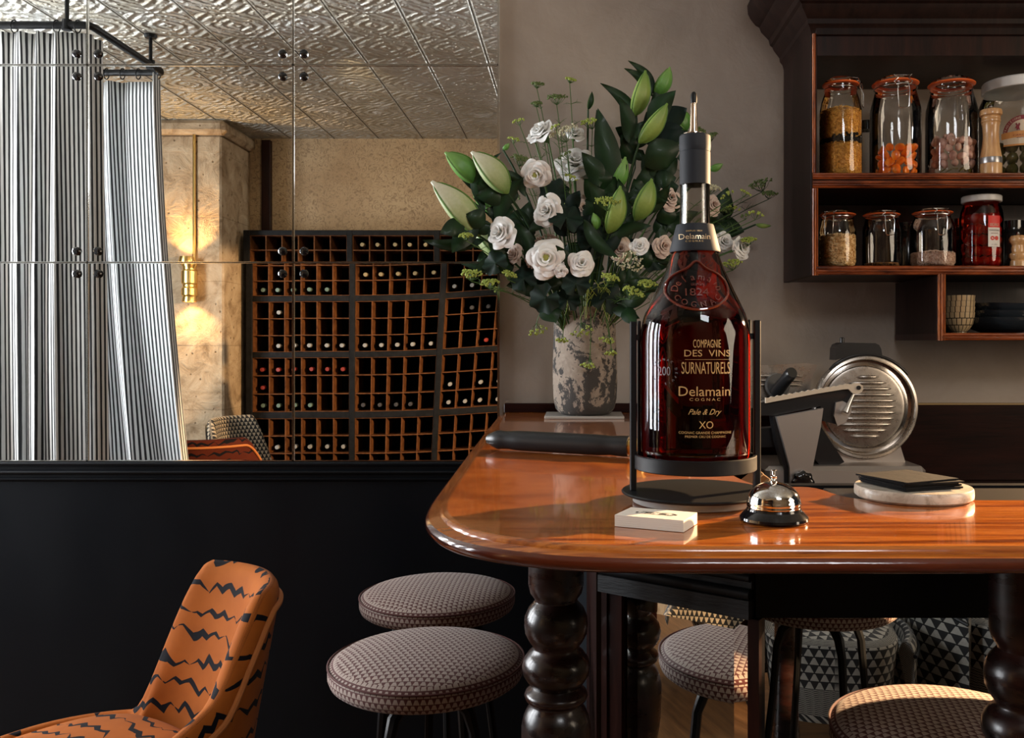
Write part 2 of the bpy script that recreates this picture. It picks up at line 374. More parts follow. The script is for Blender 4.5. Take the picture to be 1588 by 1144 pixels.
# dado moulding under the mirrors, from the mirror edge leftwards
def rail_profile(pts, x0, x1, y):
    m = M(); rows = [[Vector((x, y-d, z)) for d, z in pts] for x in (x0, x1)]; m.grid(rows)
    n = len(pts); m.f.append(tuple(range(n))[::-1]); m.f.append(tuple(range(n, 2*n))); return m
mz = CZ-183/F*WALL
pr = [(0,mz),(.018,mz-.001),(.022,mz-.006),(.020,mz-.012),(.012,mz-.014),(.012,mz-.026),(.018,mz-.029),(.020,mz-.034),(.016,mz-.040),(.008,mz-.043),(.008,mz-.050),(.012,mz-.053),(.012,mz-.058),(.004,mz-.064),(0,mz-.066)]
struct('trim_dado', rail_profile(pr, XL, -.250, WALL+.006), G['blackpaint'], smooth=True)
# small caulk strip between mirror and plaster
struct('trim_mirror_edge', M().box((-.2515, WALL-.004, mz), (-.247, WALL+.01, ZC)), G['bevel'])
# mirror panels
seamx = [-2.55, -(895-136)/F*WALL, -(895-455)/F*WALL, -(895-773)/F*WALL]
seamz = [mz, CZ+(532-407)/F*WALL, CZ+(532-101)/F*WALL, 2.81]
colw = ['left', 'middle', 'right']; roww = ['lowest', 'middle', 'top']
desc = {(0,0):'lowest left mirror panel above the dado, reflecting the near striped curtain',
 (1,0):'lowest middle mirror panel, reflecting far curtain, brass wall lamp and rack edge',
 (2,0):'lowest right mirror panel beside the bar, reflecting most of the wine rack',
 (0,1):'left mirror panel between both horizontal seams, reflecting the near curtain',
 (1,1):'middle mirror panel between both horizontal seams, reflecting far curtain and stone pillar',
 (2,1):'right mirror panel between both horizontal seams, reflecting tan wall behind lily buds',
 (0,2):'top left mirror panel, reflecting the curtain rod and curtain heading',
 (1,2):'top middle mirror panel, reflecting tin ceiling and curtain rod end',
 (2,2):'top right mirror panel touching the plaster wall, reflecting only tin ceiling'}
tilt = {(0,0):(.000,.0015),(1,0):(.0005,-.0012),(2,0):(.0,-.0012),(0,1):(0,0),(1,1):(.0,.0012),(2,1):(.0,.0012),(0,2):(.001,.0),(1,2):(.0008,.0008),(2,2):(.0005,.0005)}
for i in range(3):
    for j in range(3):
        x0, x1, z0, z1 = seamx[i], seamx[i+1], seamz[j], seamz[j+1]; g = .0012
        cx, cz = (x0+x1)/2, (z0+z1)/2; tx, tz = tilt[(i,j)]
        t = T('mirror_panel', desc[(i,j)], 'mirror', (cx, WALL, z0), 'mirror panels tiling the wall')
        nx, nz = 17, 17; rows = []
        for a in range(nz):
            z = z0+g+(z1-z0-2*g)*a/(nz-1); row = []
            for b_ in range(nx):
                x = x0+g+(x1-x0-2*g)*b_/(nx-1)
                y = WALL+(z-cz)*tx+(x-cx)*tz
                if i == 2 and j == 0:
                    e = max(0, x+.72); y += -.030*e*e*((z-z0)*1.0-.33)
                row.append(Vector((x, y, z)))
            rows.append(row)
        m = M(); m.grid(rows); pane = O('mirror_glass', m, G['mirror'], t, world=True)
        e = M(); k = .0022
        for (a0, a1) in (((x0+g,z0+g),(x1-g,z0+g+k)),((x0+g,z1-g-k),(x1-g,z1-g)),((x0+g,z0+g),(x0+g+k,z1-g)),((x1-g-k,z0+g),(x1-g,z1-g))):
            e.box((a0[0], WALL-.0035, a0[1]), (a1[0], WALL+.005, a1[1]))
        O('polished_edge', e, G['bevel'], t, world=True, smooth=False)
        for (kx, sx) in ((x0, 1), (x1, -1)):
            for (kz, sz) in ((z0, 1), (z1, -1)):
                if (i == 2 and sx == -1) or (j == 0 and sz == 1) or (j == 2 and sz == -1) or (i == 0 and sx == 1): continue
                kk = M(); c = Vector((kx+sx*.034, WALL-.001, kz+sz*.036))
                kk.lathe([(.0125,.0),(.0138,.002),(.0138,.004),(.010,.0075),(.006,.0085),(0,.009)], 10, (0,0,0)); kk.xf(Matrix.Translation(c) @ Matrix.Rotation(R(90),4,'X'))
                O('fixing_knob', kk, G['blackknob'], t, world=True, ang=25)
# ---------------------------------------------------------------- reflected part of the room: curtains, rod, rack, lamp
RZ = 2.678
YN, YF, XC = 2*WALL-3.85, 2*WALL-4.537, -2.076
rod = T('curtain_rod', 'black iron curtain rod bent round the corner, hung from tin ceiling', 'curtain rod', (XC, (YN+YF)/2, RZ))
O('rod', M().tube([(-3.6,YN,RZ),(XC-.03,YN,RZ),(XC-.008,YN-.008,RZ),(XC,YN-.03,RZ),(XC,YF+.03,RZ),(XC-.008,YF+.008,RZ),(XC-.03,YF,RZ),(-3.6,YF,RZ)], .0165, 12), G['blackmetal'], rod, world=True)
for (x, y) in ((XC-.10, YN), (XC, 2*WALL-4.40)):
    h = M(); h.tube([(x,y,RZ),(x,y,ZC-.002)], .009, 8); h.lathe([(.026,-.016),(.03,-.006),(.03,0)], 16, (x,y,ZC-.002)); h.lathe([(.02,-.022),(.02,.022)], 12, (x,y,RZ))
    O('hanger', h, G['blackmetal'], rod, world=True)
def curtain(name, x0, x1, y, zt, label, amp, nfold, seed, flare, path=None):
    rr = random.Random(seed); n = 260; nz = 36; rows = []; uvs = []
    ph = [rr.uniform(-.5,.5) for _ in range(12)]; am = [rr.uniform(.55,1.3) for _ in range(nfold+2)]
    base = []
    for i in range(n+1):
        u = i/n; base.append(u)
    for k in range(nz+1):
        t = k/nz; z = zt*(1-t)+.02*t; row = []; L = 0; prev = None; uvr = []
        for u in base:
            xx = x0+(x1+flare*t**1.5-x0)*u
            f = u*nfold; i0 = min(int(f), nfold); a = am[i0]*(1-(f-i0))+am[min(i0+1, nfold+1)]*(f-i0)
            A = amp*a*(.45+.75*t**.6) if t > .05 else amp*a*(.8-6*t)
            s1 = math.sin(2*PI*(f+.25*math.sin(3.1*t+ph[2])+ph[0]))
            s2 = math.sin(2*PI*(f*.41+ph[1]+.35*t)); s3 = math.sin(2*PI*(f*1.9+ph[3]-.3*t))
            yy = y+A*(s1*.75+s2*.55*t+s3*.18)
            xs = xx+A*.35*math.cos(2*PI*(f+ph[0]))
            if path: xs, yy = path(u, xs, yy, t)
            p = Vector((xs, yy, z)); row.append(p)
            if prev is not None and k == 8: pass
            prev = p
        # arc length computed on the heading row so that stripes run vertically
        if k == 6:
            L = 0; ref = [0]
            for q in range(1, len(row)): L += (row[q]-row[q-1]).length; ref.append(L)
        rows.append(row)
    for k in range(nz+1): uvs.append([(ref[q], rows[k][q].z) for q in range(n+1)])
    m = M(); m.grid(rows, uvs=uvs)
    t = T(name, label, 'curtain', ((x0+x1)/2, y, .02), 'striped curtains at the entrance')
    cl = O('curtain_cloth', m, G['ticking'], t, world=True, ang=180, solid=.003)
    return t
def pathn(u, x, y, t):                              # near curtain turns round the rod's corner at its right end
    if u > .93:
        q = (u-.93)/.07; return XC-.02+.012*math.sin(q*9)+.03*t, YN-.02-q*.11
    return x, y
c1 = curtain('striped_curtain', -3.45, XC-.02, YN, RZ-.03, 'striped curtain on the nearer rod, left edge of the mirror reflection', .028, 17, 3, .02, pathn)
def pathf(u, x, y, t):
    if u > .88:
        q = (u-.88)/.12; return XC-.02+.05*q+.22*t**1.6+.008*math.sin(q*12), YF+q*.16
    return x, y
c2 = curtain('striped_curtain', -3.2, XC-.05, YF, RZ-.045, 'striped curtain on the farther rod beside the brass wall lamp', .040, 9, 11, .24, pathf)
for tt, yy, xs in ((c1, YN, [-2.95,-2.82,-2.66,-2.50,-2.40,-2.22,-2.13]), (c2, YF, [-2.62,-2.50,-2.41,-2.36,-2.28,-2.20,-2.10])):
    for x in xs:
        rg = M(); pts = [(x+.004*math.sin(a), yy+.026*math.cos(a), RZ-.006+.026*math.sin(a)) for a in [2*PI*q/14 for q in range(14)]]
        rg.tube(pts, .0028, 6, closed=True); O('curtain_ring', rg, G['blackmetal'], tt, world=True)
# brass wall lamp on the pillar
lx = (293-895)/F*6.06; ly = -.347
lamp = T('wall_lamp', 'lit brass cylinder wall lamp on the stone pillar, seen in mirror', 'lamp', (lx, ly, 1.63))
yc = ly+.062
O('body', M().lathe([(.040,1.60),(.046,1.60),(.046,1.615),(.042,1.635),(.050,1.645),(.050,1.69),(.042,1.70),(.042,1.715),(.050,1.725),(.050,1.805),(.042,1.815),(.042,1.83),(.050,1.845),(.050,1.872),(.044,1.90),(.038,1.90)], 32, (lx,yc,0), cap=False), G['brass'], lamp, world=True)
O('backplate', M().box((lx-.03, ly, 1.68), (lx+.03, yc-.03, 1.82), .004), G['brass'], lamp, world=True)
for nm, zz in (('lower_opening', 1.612), ('upper_opening', 1.888)):
    O(nm, M().lathe([(.038,-.002),(.038,.002)], 24, (lx,yc,zz)), G['glow'], lamp, world=True)
O('supply_pipe', M().tube([(lx+.03,ly+.014,1.86),(lx+.03,ly+.014,ZC-.1)], .010, 8), G['brass'], lamp, world=True)
spot('wall_lamp_up', (lx, yc+.004, 1.905), (lx+.01, ly+.004, 2.6), 34, (1,.56,.18), 125, .8, .02)
spot('wall_lamp_down', (lx, yc+.004, 1.595), (lx+.01, ly+.004, 1.0), 20, (1,.62,.25), 125, .8, .02)
# wine rack
RY, RS = 2*WALL-6.4, F/6.4
def RX(px): return (px-CX)/RS
def RZz(py): return CZ+(CY-py)/RS
rackx = [(390,540,6),(549,675,5),(684,811,5)]
rackz = [(365,458,4),(467,545,3),(554,638,3),(648,730,3),(739,820,3)]
rk = T('wine_rack', 'tall black iron wine rack with wooden pigeonholes, seen in the mirror', 'wine rack', (RX(600), RY-.12, 0))
fr = M()
xs = [(RX(380),RX(390)),(RX(540),RX(549)),(RX(675),RX(684)),(RX(811),RX(822))]
for a, b_ in xs: fr.box((a, RY-.24, 0), (b_, RY+.012, RZz(357)), .004)
zs = [(RZz(365),RZz(357)),(RZz(467),RZz(458)),(RZz(554),RZz(545)),(RZz(648),RZz(638)),(RZz(739),RZz(730)),(0.0,RZz(820))]
for a, b_ in zs: fr.box((RX(380), RY-.24, a), (RX(822), RY+.008, b_), .004)
O('frame', fr, G['rackframe'], rk, world=True)
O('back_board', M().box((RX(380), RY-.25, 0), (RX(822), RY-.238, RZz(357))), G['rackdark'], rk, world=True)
jr = random.Random(4)
for (a, b_, nc) in rackx:
    for (p, q, nr) in rackz:
        g = M(); xa, xb, za, zb = RX(a), RX(b_), RZz(q), RZz(p); th = .0052
        for i in range(nc+1):
            x = xa+(xb-xa)*i/nc+(jr.uniform(-.004,.004) if 0 < i < nc else 0); g.box((x-th/1.6, RY-.235, za), (x+th/1.6, RY+.002, zb))
        for i in range(nr+1):
            z = za+(zb-za)*i/nr+(jr.uniform(-.003,.003) if 0 < i < nr else 0); g.box((xa, RY-.233, z-th/1.6), (xb, RY+.004, z+th/1.6))
        O('pigeonholes', g, G['rackwood'], rk, world=True)
def wbottle(mt, mb=None):
    m = M(); m.lathe([(0,.0),(.0135,.0),(.0145,.004),(.0145,.03),(.014,.08),(.019,.10),(.037,.14),(.038,.23),(.0,.23)], 14)
    m.xf(Matrix.Rotation(R(90),4,'X')); return m       # axis now along -y (mouth towards +y at origin)
capm = {'red': mat('red_wax_capsule', (.22,.025,.015), .4), 'green': mat('green_foil_capsule', (.11,.17,.14), .35), 'white': mat('pale_foil_capsule', (.27,.28,.28), .35), 'gold': mat('gold_foil_capsule', (.34,.27,.15), .35, metal=.3), 'dark': mat('dark_foil_capsule', (.05,.05,.055), .4)}
gg = mat('dark_bottle_glass', (.006,.009,.006), .1, coat=.4)
proto = {}
def rack_bottle(bay, grp, col, row, kind):
    a, b_, nc = rackx[bay]; p, q, nr = rackz[grp]
    x = RX(a)+(RX(b_)-RX(a))*(col+.5)/nc; zf = RZz(p)+(RZz(q)-RZz(p))*(row+1)/nr
    bw = ['left', 'middle', 'right'][bay]; rw = ['top', 'second', 'third', 'fourth'][grp]
    od = ['first','second','third','fourth','fifth','sixth']
    lab = "%s capsule wine bottle, %s column, %s row of the %s bay's %s tier, mirrored rack" % (kind, od[col], od[row], bw, rw)
    loc = (x+jr.uniform(-.008,.008), RY-.006+jr.uniform(-.02,0), zf+.0055+.038)
    grpn = '%s capsule bottles, %s bay, %s tier' % (kind, bw, rw)
    if kind not in proto:
        t = T('wine_bottle', lab, 'bottle', loc, grpn)
        m = M().lathe([(.0142,.045),(.014,.08),(.019,.10),(.037,.14),(.038,.22),(.030,.222)], 14, cap=True).xf(Matrix.Rotation(R(90),4,'X'))
        O('bottle_glass', m, gg, t)
        c = M().lathe([(0,0),(.0135,0),(.0152,.004),(.0152,.046)], 14).xf(Matrix.Rotation(R(90),4,'X'))
        O('capsule', c, capm[kind], t); proto[kind] = t
    else: dup(proto[kind], loc, None, lab, grpn)
BL = [(1,0,range(5),0,'gold'),(1,0,range(5),2,'gold'),(0,0,[0,1,2,3,4],3,'green'),(2,0,[0,1,2,3],3,'white'),(2,0,[1,2],0,'dark'),
 (0,1,[1],0,'white'),(0,1,[1,2,3,4,5],2,'white'),(1,1,range(5),2,'white'),(2,1,[1,2,3],0,'dark'),(2,1,[2,3],2,'red'),
 (0,2,range(6),0,'red'),(0,2,[0],1,'red'),(0,2,[0,1,2,3],2,'green'),(1,2,[0,1,2,3],2,'dark'),(2,2,[0,2,3],1,'white'),(2,2,[0,1,2,3],2,'white'),(0,3,[1,2,3,4,5],1,'white')]
for bay, grp, cols, row, kind in BL:
    for c in cols: rack_bottle(bay, grp, c, row, kind)
# ---------------------------------------------------------------- chairs (tub shape)
def tub_chair(name, label, loc, rz, fab, pip, sc=1.0, h0=.80, legs=True, low=.52):
    t = T(name, label, 'armchair', loc, None, rz); nU, thick = 96, .055; TH = R(118)
    def top(th):
        dg_ = math.degrees(abs(th)); near = th > 0
        e = max(0, min(1, (dg_-(40 if near else 20))/(30 if near else 24))); e = e*e*(3-2*e)
        if near: return (h0-.15*e-.13*max(0, (dg_-58)/60))*sc
        return (h0-(h0-.46)*e)*sc
    def plan(th, off, z):
        lean = max(0, (z/sc-.30))*(.20*max(0, math.cos(th))+.05)
        r1, r2 = (.285+off)*sc, (.325+off)*sc
        x = -(r1+lean)*math.cos(th); y = (r2+lean*.35)*math.sin(th)
        if abs(th) > PI/2: x = (r1)*-math.cos(th)*1.5
        return x, y
    rows = []; uvs = []
    for i in range(nU+1):
        th = -TH+2*TH*i/nU; H = top(th); row = []; uvr = []
        cs = []
        for q in range(9): z = .17*sc+(H-.05-.17*sc)*q/8; cs.append((.0+.0, z))
        for q in range(1, 8):
            a = PI*q/8; cs.append((-(thick*.5)*(1-math.cos(a)), H-.05+.045*math.sin(a)))
        for q in range(9): z = H-.05-(H-.05-.40*sc)*q/8; cs.append((-thick-.010*math.sin(PI*q/8), z))
        d = 0; pp = None
        for (o_, z) in cs:
            x, y = plan(th, o_, z); p = Vector((x, y, z))
            if pp is not None: d += (p-pp).length
            pp = p; row.append(p); uvr.append((th*.30*sc, z if len(row) <= 12 else 2.0-z))
        rows.append(row); uvs.append(uvr)
    m = M(); m.grid(rows, uvs=uvs)
    n = len(rows[0])
    for r_ in (0, nU): m.f.append(tuple(r_*n+k for k in (range(n) if r_ else range(n-1, -1, -1))))
    O('backrest_shell', m, fab, t, ang=60)
    pts = []
    for i in range(nU+1):
        th = -TH+2*TH*i/nU; H = top(th); x, y = plan(th, .003, H-.048); pts.append(Vector((x, y, H-.046)))
    O('piping', M().tube(pts, .0065, 8), pip, t)
    # seat cushion
    m = M(); rows = []; uvs = []
    for (r_, z) in ((.0,.495),(.08,.494),(.16,.488),(.22,.476),(.245,.460),(.25,.45),(.245,.40),(.235,.30),(.22,.20),(.21,.17)):
        row = []; uvr = []
        for k in range(48):
            a = 2*PI*k/48; ex = 1.12 if math.cos(a) > 0 else 1.0
            ca, sa = math.cos(a), math.sin(a); sq = 1/(abs(ca)**3.2+abs(sa)**3.2)**(1/3.2)
            row.append(Vector((.035+r_*ca*ex*sq, r_*sa*sq*.98, z))*sc)
            uvr.append((sa*r_+.5+ (.45-z), ca*r_+.5) if r_ < .235 else (a*.25, z))
        rows.append(row); uvs.append(uvr)
    m.grid(rows, closed=True, uvs=uvs); O('seat_cushion', m, fab, t, ang=80)
    for sx in (-1, 1):
        for sy in (-1, 1):
            O('leg', M().tube([(sx*.17*sc, sy*.16*sc, .20*sc), (sx*.21*sc, sy*.20*sc, 0)], [.017, .011], 10), G['blackmetal'], t)
    return t
fc = tub_chair('tub_armchair', 'orange velvet tub armchair with black tiger stripes in the left foreground', (-1.005, 1.84, 0), R(180+53), G['tiger'], G['piping'])
tub_chair('tub_armchair', 'black and cream triangle patterned armchair, reflected at foot of stone pillar', (-1.97, .0, 0), R(35), G['lattice'], G['blackmetal'], 1.06)
tub_chair('tub_armchair', 'rust red tiger striped armchair reflected beside the striped curtain', (-2.04, .76, 0), R(-100), G['tigerdark'], G['piping'], 1.04)
tub_chair('tub_armchair', 'dark triangle patterned armchair reflected in mirror under the bar', (.83, .52, 0), R(100), G['lattice2'], G['blackmetal'], .86)
tub_chair('tub_armchair', 'dark triangle patterned armchair farther right in mirror under the bar', (1.42, .42, 0), R(70), G['lattice2'], G['blackmetal'], .92)
# ---------------------------------------------------------------- bar counter
def arc(cx, cy, r, a0, a1, n): return [(cx+r*math.cos(R(a0+(a1-a0)*i/n)), cy+r*math.sin(R(a0+(a1-a0)*i/n))) for i in range(n+1)]
def bez(p0, p1, p2, n): return [tuple((1-t)**2*a+2*t*(1-t)*b_+t*t*c for a, b_, c in zip(p0, p1, p2)) for t in [i/n for i in range(n+1)]]
ctl = [(-.192,1.45),(-.187,1.30),(-.178,1.20),(-.160,1.13),(-.135,1.078),(-.112,1.0495),(-.083,1.026),(-.050,1.008),(-.0135,.993),(.046,.982),(.13,.98)]
def catmull(c, n=4):
    o = []
    for i in range(len(c)-1):
        p0, p1, p2, p3 = (Vector(c[max(i-1,0)]), Vector(c[i]), Vector(c[i+1]), Vector(c[min(i+2,len(c)-1)]))
        for k in range(n): t = k/n; o.append(tuple(.5*((2*p1)+(p2-p0)*t+(2*p0-5*p1+4*p2-p3)*t*t+(3*p1-p0-3*p2+p3)*t**3)))
    return o
out = [(-.226, WALL-.004), (-.212, 2.2)]+catmull(ctl)
out += [(.13, .98), (.4, .98), (.9, .98), (1.55, .98)]
inn = [(1.55, 1.267), (.9, 1.267), (.42, 1.267)] + bez((.42,1.267), (.385,1.275), (.375,1.33), 5)[1:] + bez((.375,1.33),(.368,1.385),(.345,1.385),4)[1:] + bez((.30,1.385), (.262,1.40), (.258,1.56), 8) + [(.245, 2.2), (.245, WALL-.004)]
loop = out+inn; nl = len(loop)
def normals(lp):
    ns = []
    for i in range(len(lp)):
        a, b_, c = Vector(lp[i-1]), Vector(lp[i]), Vector(lp[(i+1) % len(lp)])
        e1 = (b_-a).normalized(); e2 = (c-b_).normalized()
        n1 = Vector((e1.y, -e1.x)); n2 = Vector((e2.y, -e2.x)); n_ = (n1+n2)
        n_ = n_.normalized() if n_.length > 1e-6 else n1; n_ = n_/max(.5, n_.dot(n1)); ns.append(-n_)
    return ns
area2 = sum(loop[i][0]*loop[(i+1) % nl][1]-loop[(i+1) % nl][0]*loop[i][1] for i in range(nl))
nn = normals(loop)
if area2 > 0: nn = [-n_ for n_ in nn]
nout = len(out)
ZT = 1.10
bar = T('bar_counter', 'L-shaped varnished orange wood bar with rounded corner and moulded edge', 'bar counter', (.1, 1.5, 0))
def prof_rows(pf):
    rows = []
    for (d, z) in pf:
        row = []
        for i, (p, n_) in enumerate(zip(loop, nn)):
            k = 1 if i < nout else 0
            dd = d if k else max(-.002, min(d, 0))
            q = Vector(p)+n_*dd
            if i == 0 or i == nl-1: q.y = WALL-.004; q.x = p[0]-(dd if i == 0 else -dd)
            if i == nout-1 or i == nout: q.x = 1.55
            row.append(Vector((q.x, q.y, ZT+z)))
        rows.append(row)
    return rows
m = M(); rows = prof_rows([(-.006,0),(0,-.0006),(.003,-.003),(.004,-.006),(.007,-.0070),(.016,-.0078),(.019,-.009)]); m.grid(rows, closed=True); m.f.append(tuple(range(nl))) ; n0 = len(m.f)-1
O('worktop', m, G['bartop'], bar, world=True, ang=50)
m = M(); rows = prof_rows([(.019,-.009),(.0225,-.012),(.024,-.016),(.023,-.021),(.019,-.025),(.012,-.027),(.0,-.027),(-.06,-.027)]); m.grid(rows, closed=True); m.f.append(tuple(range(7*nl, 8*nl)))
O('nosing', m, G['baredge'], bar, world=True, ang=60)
# sub-structure below the top
O('side_base_panel', M().box((.03, 1.46, 0), (.055, WALL-.01, 1.072)), G['darkwood'], bar, world=True, smooth=False)
pA, pB = Vector((.040, 1.413, 0)), Vector((.256, 1.259, 0)); dv = (pB-pA).normalized(); nv = Vector((dv.y, -dv.x, 0))
def slab(m, t0, t1, z0, z1, o0, o1):
    a = pA+dv*t0; b_ = pA+dv*t1
    m.prism([a+nv*o1+Vector((0,0,z0)), b_+nv*o1+Vector((0,0,z0)), b_+nv*o0+Vector((0,0,z0)), a+nv*o0+Vector((0,0,z0))], (0,0,z1-z0)); return m
LN = (pB-pA).length
O('corner_column', slab(M(), 0, LN, 0, 1.072, -.014, -.004), G['blackpaint'], bar, world=True, smooth=False)
O('side_return', M().box((.030, 1.413, 0), (.044, 1.47, 1.072)), G['darkwood'], bar, world=True, smooth=False)
O('corner_stile', slab(slab(slab(M(), 0, .042, 0, .935, -.004, .004), .006, .012, 0, .935, .004, .007), .034, .040, 0, .935, .004, .008), G['darkwood'], bar, world=True, smooth=False)
O('corner_stile', slab(M(), LN-.017, LN, 0, .935, -.004, .006), G['darkwood'], bar, world=True, smooth=False)
fb = M(); slab(fb, 0, LN-.012, .935, .961, -.004, .014); O('frieze_board', fb, G['blackwood'], bar, world=True, smooth=False)
for (z, r_) in ((.969, .008), (.992, .006), (1.016, .006)):
    O('roll_moulding', M().tube([pA+nv*.008+Vector((0,0,z)), pB-dv*.012+nv*.008+Vector((0,0,z))], r_, 10), G['blackmetal'], bar, world=True)
O('upper_frieze', slab(M(), .0, LN-.012, .975, 1.072, -.004, .004), G['blackwood'], bar, world=True, smooth=False)
# bevelled mirror on the corner column
mt = Matrix(((dv.x, nv.x, 0, pA.x), (dv.y, nv.y, 0, pA.y), (0,0,1,0), (0,0,0,1)))
def bevel_mirror(x0, x1, z0, z1, bw, dpt):
    vs = [(x0,.001,z0),(x1,.001,z0),(x1,.001,z1),(x0,.001,z1),(x0+bw,dpt,z0+bw),(x1-bw,dpt,z0+bw),(x1-bw,dpt,z1-bw),(x0+bw,dpt,z1-bw)]
    return M().add(vs, [(0,1,5,4),(1,2,6,5),(2,3,7,6),(3,0,4,7),(4,5,6,7)])
mm = bevel_mirror(.046, LN-.019, .30, .935, .020, .0032); mm.xf(mt)
O('corner_mirror', mm, G['mirror'], bar, world=True, smooth=False)
O('apron', M().box((.25, 1.262, .936), (1.55, 1.30, 1.072)), G['blackpaint'], bar, world=True, smooth=False)
O('added_shade_rail', M().box((.30, 1.575, .880), (1.55, 1.60, 1.072)), G['blackpaint'], bar, world=True, smooth=False)  # unseen rail added to shade the front of the tucked stool
O('front_base_panel', M().box((.25, 1.77, 0), (1.55, 1.80, .95)), G['darkwood'], bar, world=True, smooth=False)
O('column_back', M().box((.235, 1.28, 0), (.25, 1.80, 1.072)), G['blackpaint'], bar, world=True, smooth=False)
mm = bevel_mirror(.28, 1.5, .10, .86, .03, .004); mm.xf(Matrix(((1,0,0,0),(0,-1,0,1.768),(0,0,1,0),(0,0,0,1)))); mm.f = [f[::-1] for f in mm.f]
O('front_mirror', mm, G['mirror'], bar, world=True, smooth=False)
# turned legs
lp = [(880,43),(905,43),(918,40),(926,34),(930,33),(934,36),(942,43),(955,48.5),(967,49.5),(980,48),(992,42),(1000,36),(1004,36),(1010,43),(1020,50),(1032,53),(1044,51),(1055,44),(1062,37),(1066,40),(1070,47),(1076,49.5),(1082,47),(1087,40),(1091,40),(1098,46),(1110,51),(1125,54),(1142,54)]
prof = [((w_)/1050, CZ-(y-532)/1050) for y, w_ in lp]; prof = [(.041, 1.072)]+prof
prof += [(.050,.70),(.044,.66),(.030,.63),(.036,.625),(.040,.615),(.036,.60),(.028,.58),(.030,.45),(.036,.30),(.042,.24),(.034,.22),(.046,.20),(.050,.17),(.046,.14),(.034,.12),(.040,.11),(.040,0)]
leg = M().lathe(prof[::-1], 40)
leg1 = O('turned_leg', leg, G['legwood'], bar, ang=50); leg1.location = Vector((-.031, 1.333, 0))-bar.location
leg2 = leg1.copy(); COL.objects.link(leg2); leg2.parent = bar; leg2.location = Vector((.555, 1.12, 0))-bar.location; leg2.rotation_euler = (0,0,2)
# steel tray set behind the front arm, back worktop, backsplashes
O('steel_tray', M().box((.376, 1.269, 1.088), (1.5, 1.384, 1.098), .002), mat('worn_dark_steel', (.12,.115,.11), .32, metal=.9), None, label='dark steel drip tray set behind the front edge of the bar', cat='tray')
O('back_worktop', M().box((.262, 2.05, .86), (1.6, WALL-.004, .885), .003), G['darkwood'], None, label='low dark wooden back worktop carrying the meat slicer', cat='worktop')
O('back_cabinet', M().box((.262, 2.10, 0), (1.6, WALL-.004, .858)).box((.30,2.085,.06),(.70,2.10,.82)).box((.72,2.085,.06),(1.12,2.10,.82)), G['darkwood'], None, label='dark base cabinet under the low back worktop', cat='cabinet', smooth=False)
struct('trim_backsplash', M().box((-.232, WALL-.018, ZT), (.26, WALL+.008, CZ-93/F*WALL), .002), G['backsplash'])
struct('trim_back_panel', M().box((.262, WALL-.016, .886), (1.75, WALL+.008, CZ-95/F*WALL), .001), G['backsplash'])
struct('trim_gilt', M().box((.262, WALL-.019, CZ-95/F*WALL), (1.75, WALL+.008, CZ-92.5/F*WALL)), mat('gilt_edge', (.30,.19,.07), .4))
# ---------------------------------------------------------------- stools
def stool_parts(t):
    m = M(); rows = []; uvs = []; prof = [(.0,.752),(.04,.7515),(.09,.749),(.135,.743),(.165,.735),(.178,.727),(.182,.718),(.182,.706),(.178,.696),(.170,.690),(.15,.688),(0,.688)]
    d = 0; pr_ = None
    for (r_, z) in prof:
        if pr_: d += math.hypot(r_-pr_[0], z-pr_[1])
        pr_ = (r_, z); row = []; uvr = []
        for k in range(72):
            a = 2*PI*k/72; row.append(Vector((r_*math.cos(a), r_*math.sin(a), z)))
            uvr.append((r_*math.cos(a), r_*math.sin(a)) if z > .726 else (None, a, z))
        rows.append(row); uvs.append(uvr)
    n = 72
    vs = [p for r_ in rows for p in r_]; fs = []; m.v = vs
    for i in range(len(rows)-1):
        for j in range(n):
            j2 = (j+1) % n; m.f.append((i*n+j, i*n+j2, (i+1)*n+j2, (i+1)*n+j))
            side = prof[i+1][1] <= .7275; q = []
            for (ii, jj) in ((i,j),(i,j+1),(i+1,j+1),(i+1,j)):
                r_, z = prof[ii]; a = 2*PI*jj/72
                q.append((a*.182*1.05, z*1.15) if side else (r_*math.cos(a), r_*math.sin(a)))
            m.uv[len(m.f)-1] = q
    m.f = [f[::-1] for f in m.f]; m.uv = {k: v[::-1] for k, v in m.uv.items()}
    sc_ = O('seat_cushion', m, G['stoolfab'], t, ang=60)
    O('welt', M().tube([(.1815*math.cos(2*PI*k/60), .1815*math.sin(2*PI*k/60), .7265) for k in range(60)], .0022, 6, closed=True), G['stoolfab'], sc_)
    O('seat_plate', M().lathe([(.0,.676),(.05,.676),(.10,.680),(.155,.687),(.155,.690)], 32), G['blackmetal'], t)
    for k in range(4):
        a = PI/4*1.35+k*PI/2; c, s_ = math.cos(a), math.sin(a)
        pts = [(c*r_, s_*r_, z) for r_, z in ((.03,.668),(.07,.662),(.095,.645),(.108,.61),(.118,.50),(.150,.25),(.178,.0))]
        O('leg', M().tube(pts, [.010,.011,.012,.010,.009,.009,.009], 8), G['blackmetal'], t)
    O('foot_ring', M().tube([(.148*math.cos(2*PI*k/40), .148*math.sin(2*PI*k/40), .26) for k in range(40)], .007, 8, closed=True), G['blackmetal'], t)
st = T('bar_stool', 'round bar stool with patterned cushion, nearer of the two before the black wall', 'stool', (-.282, 1.70, 0), 'patterned bar stools'); stool_parts(st)
dup(st, (-.330, 2.14, 0), .5, 'round bar stool with patterned cushion, farther one close to the black wall')
dup(st, (.575, 1.385, 0), .3, 'round bar stool tucked under the front arm of the bar, warmly lit')
dup(st, (-.17, 1.02, -.0), .9, 'round bar stool seen only in the bar corner mirror')
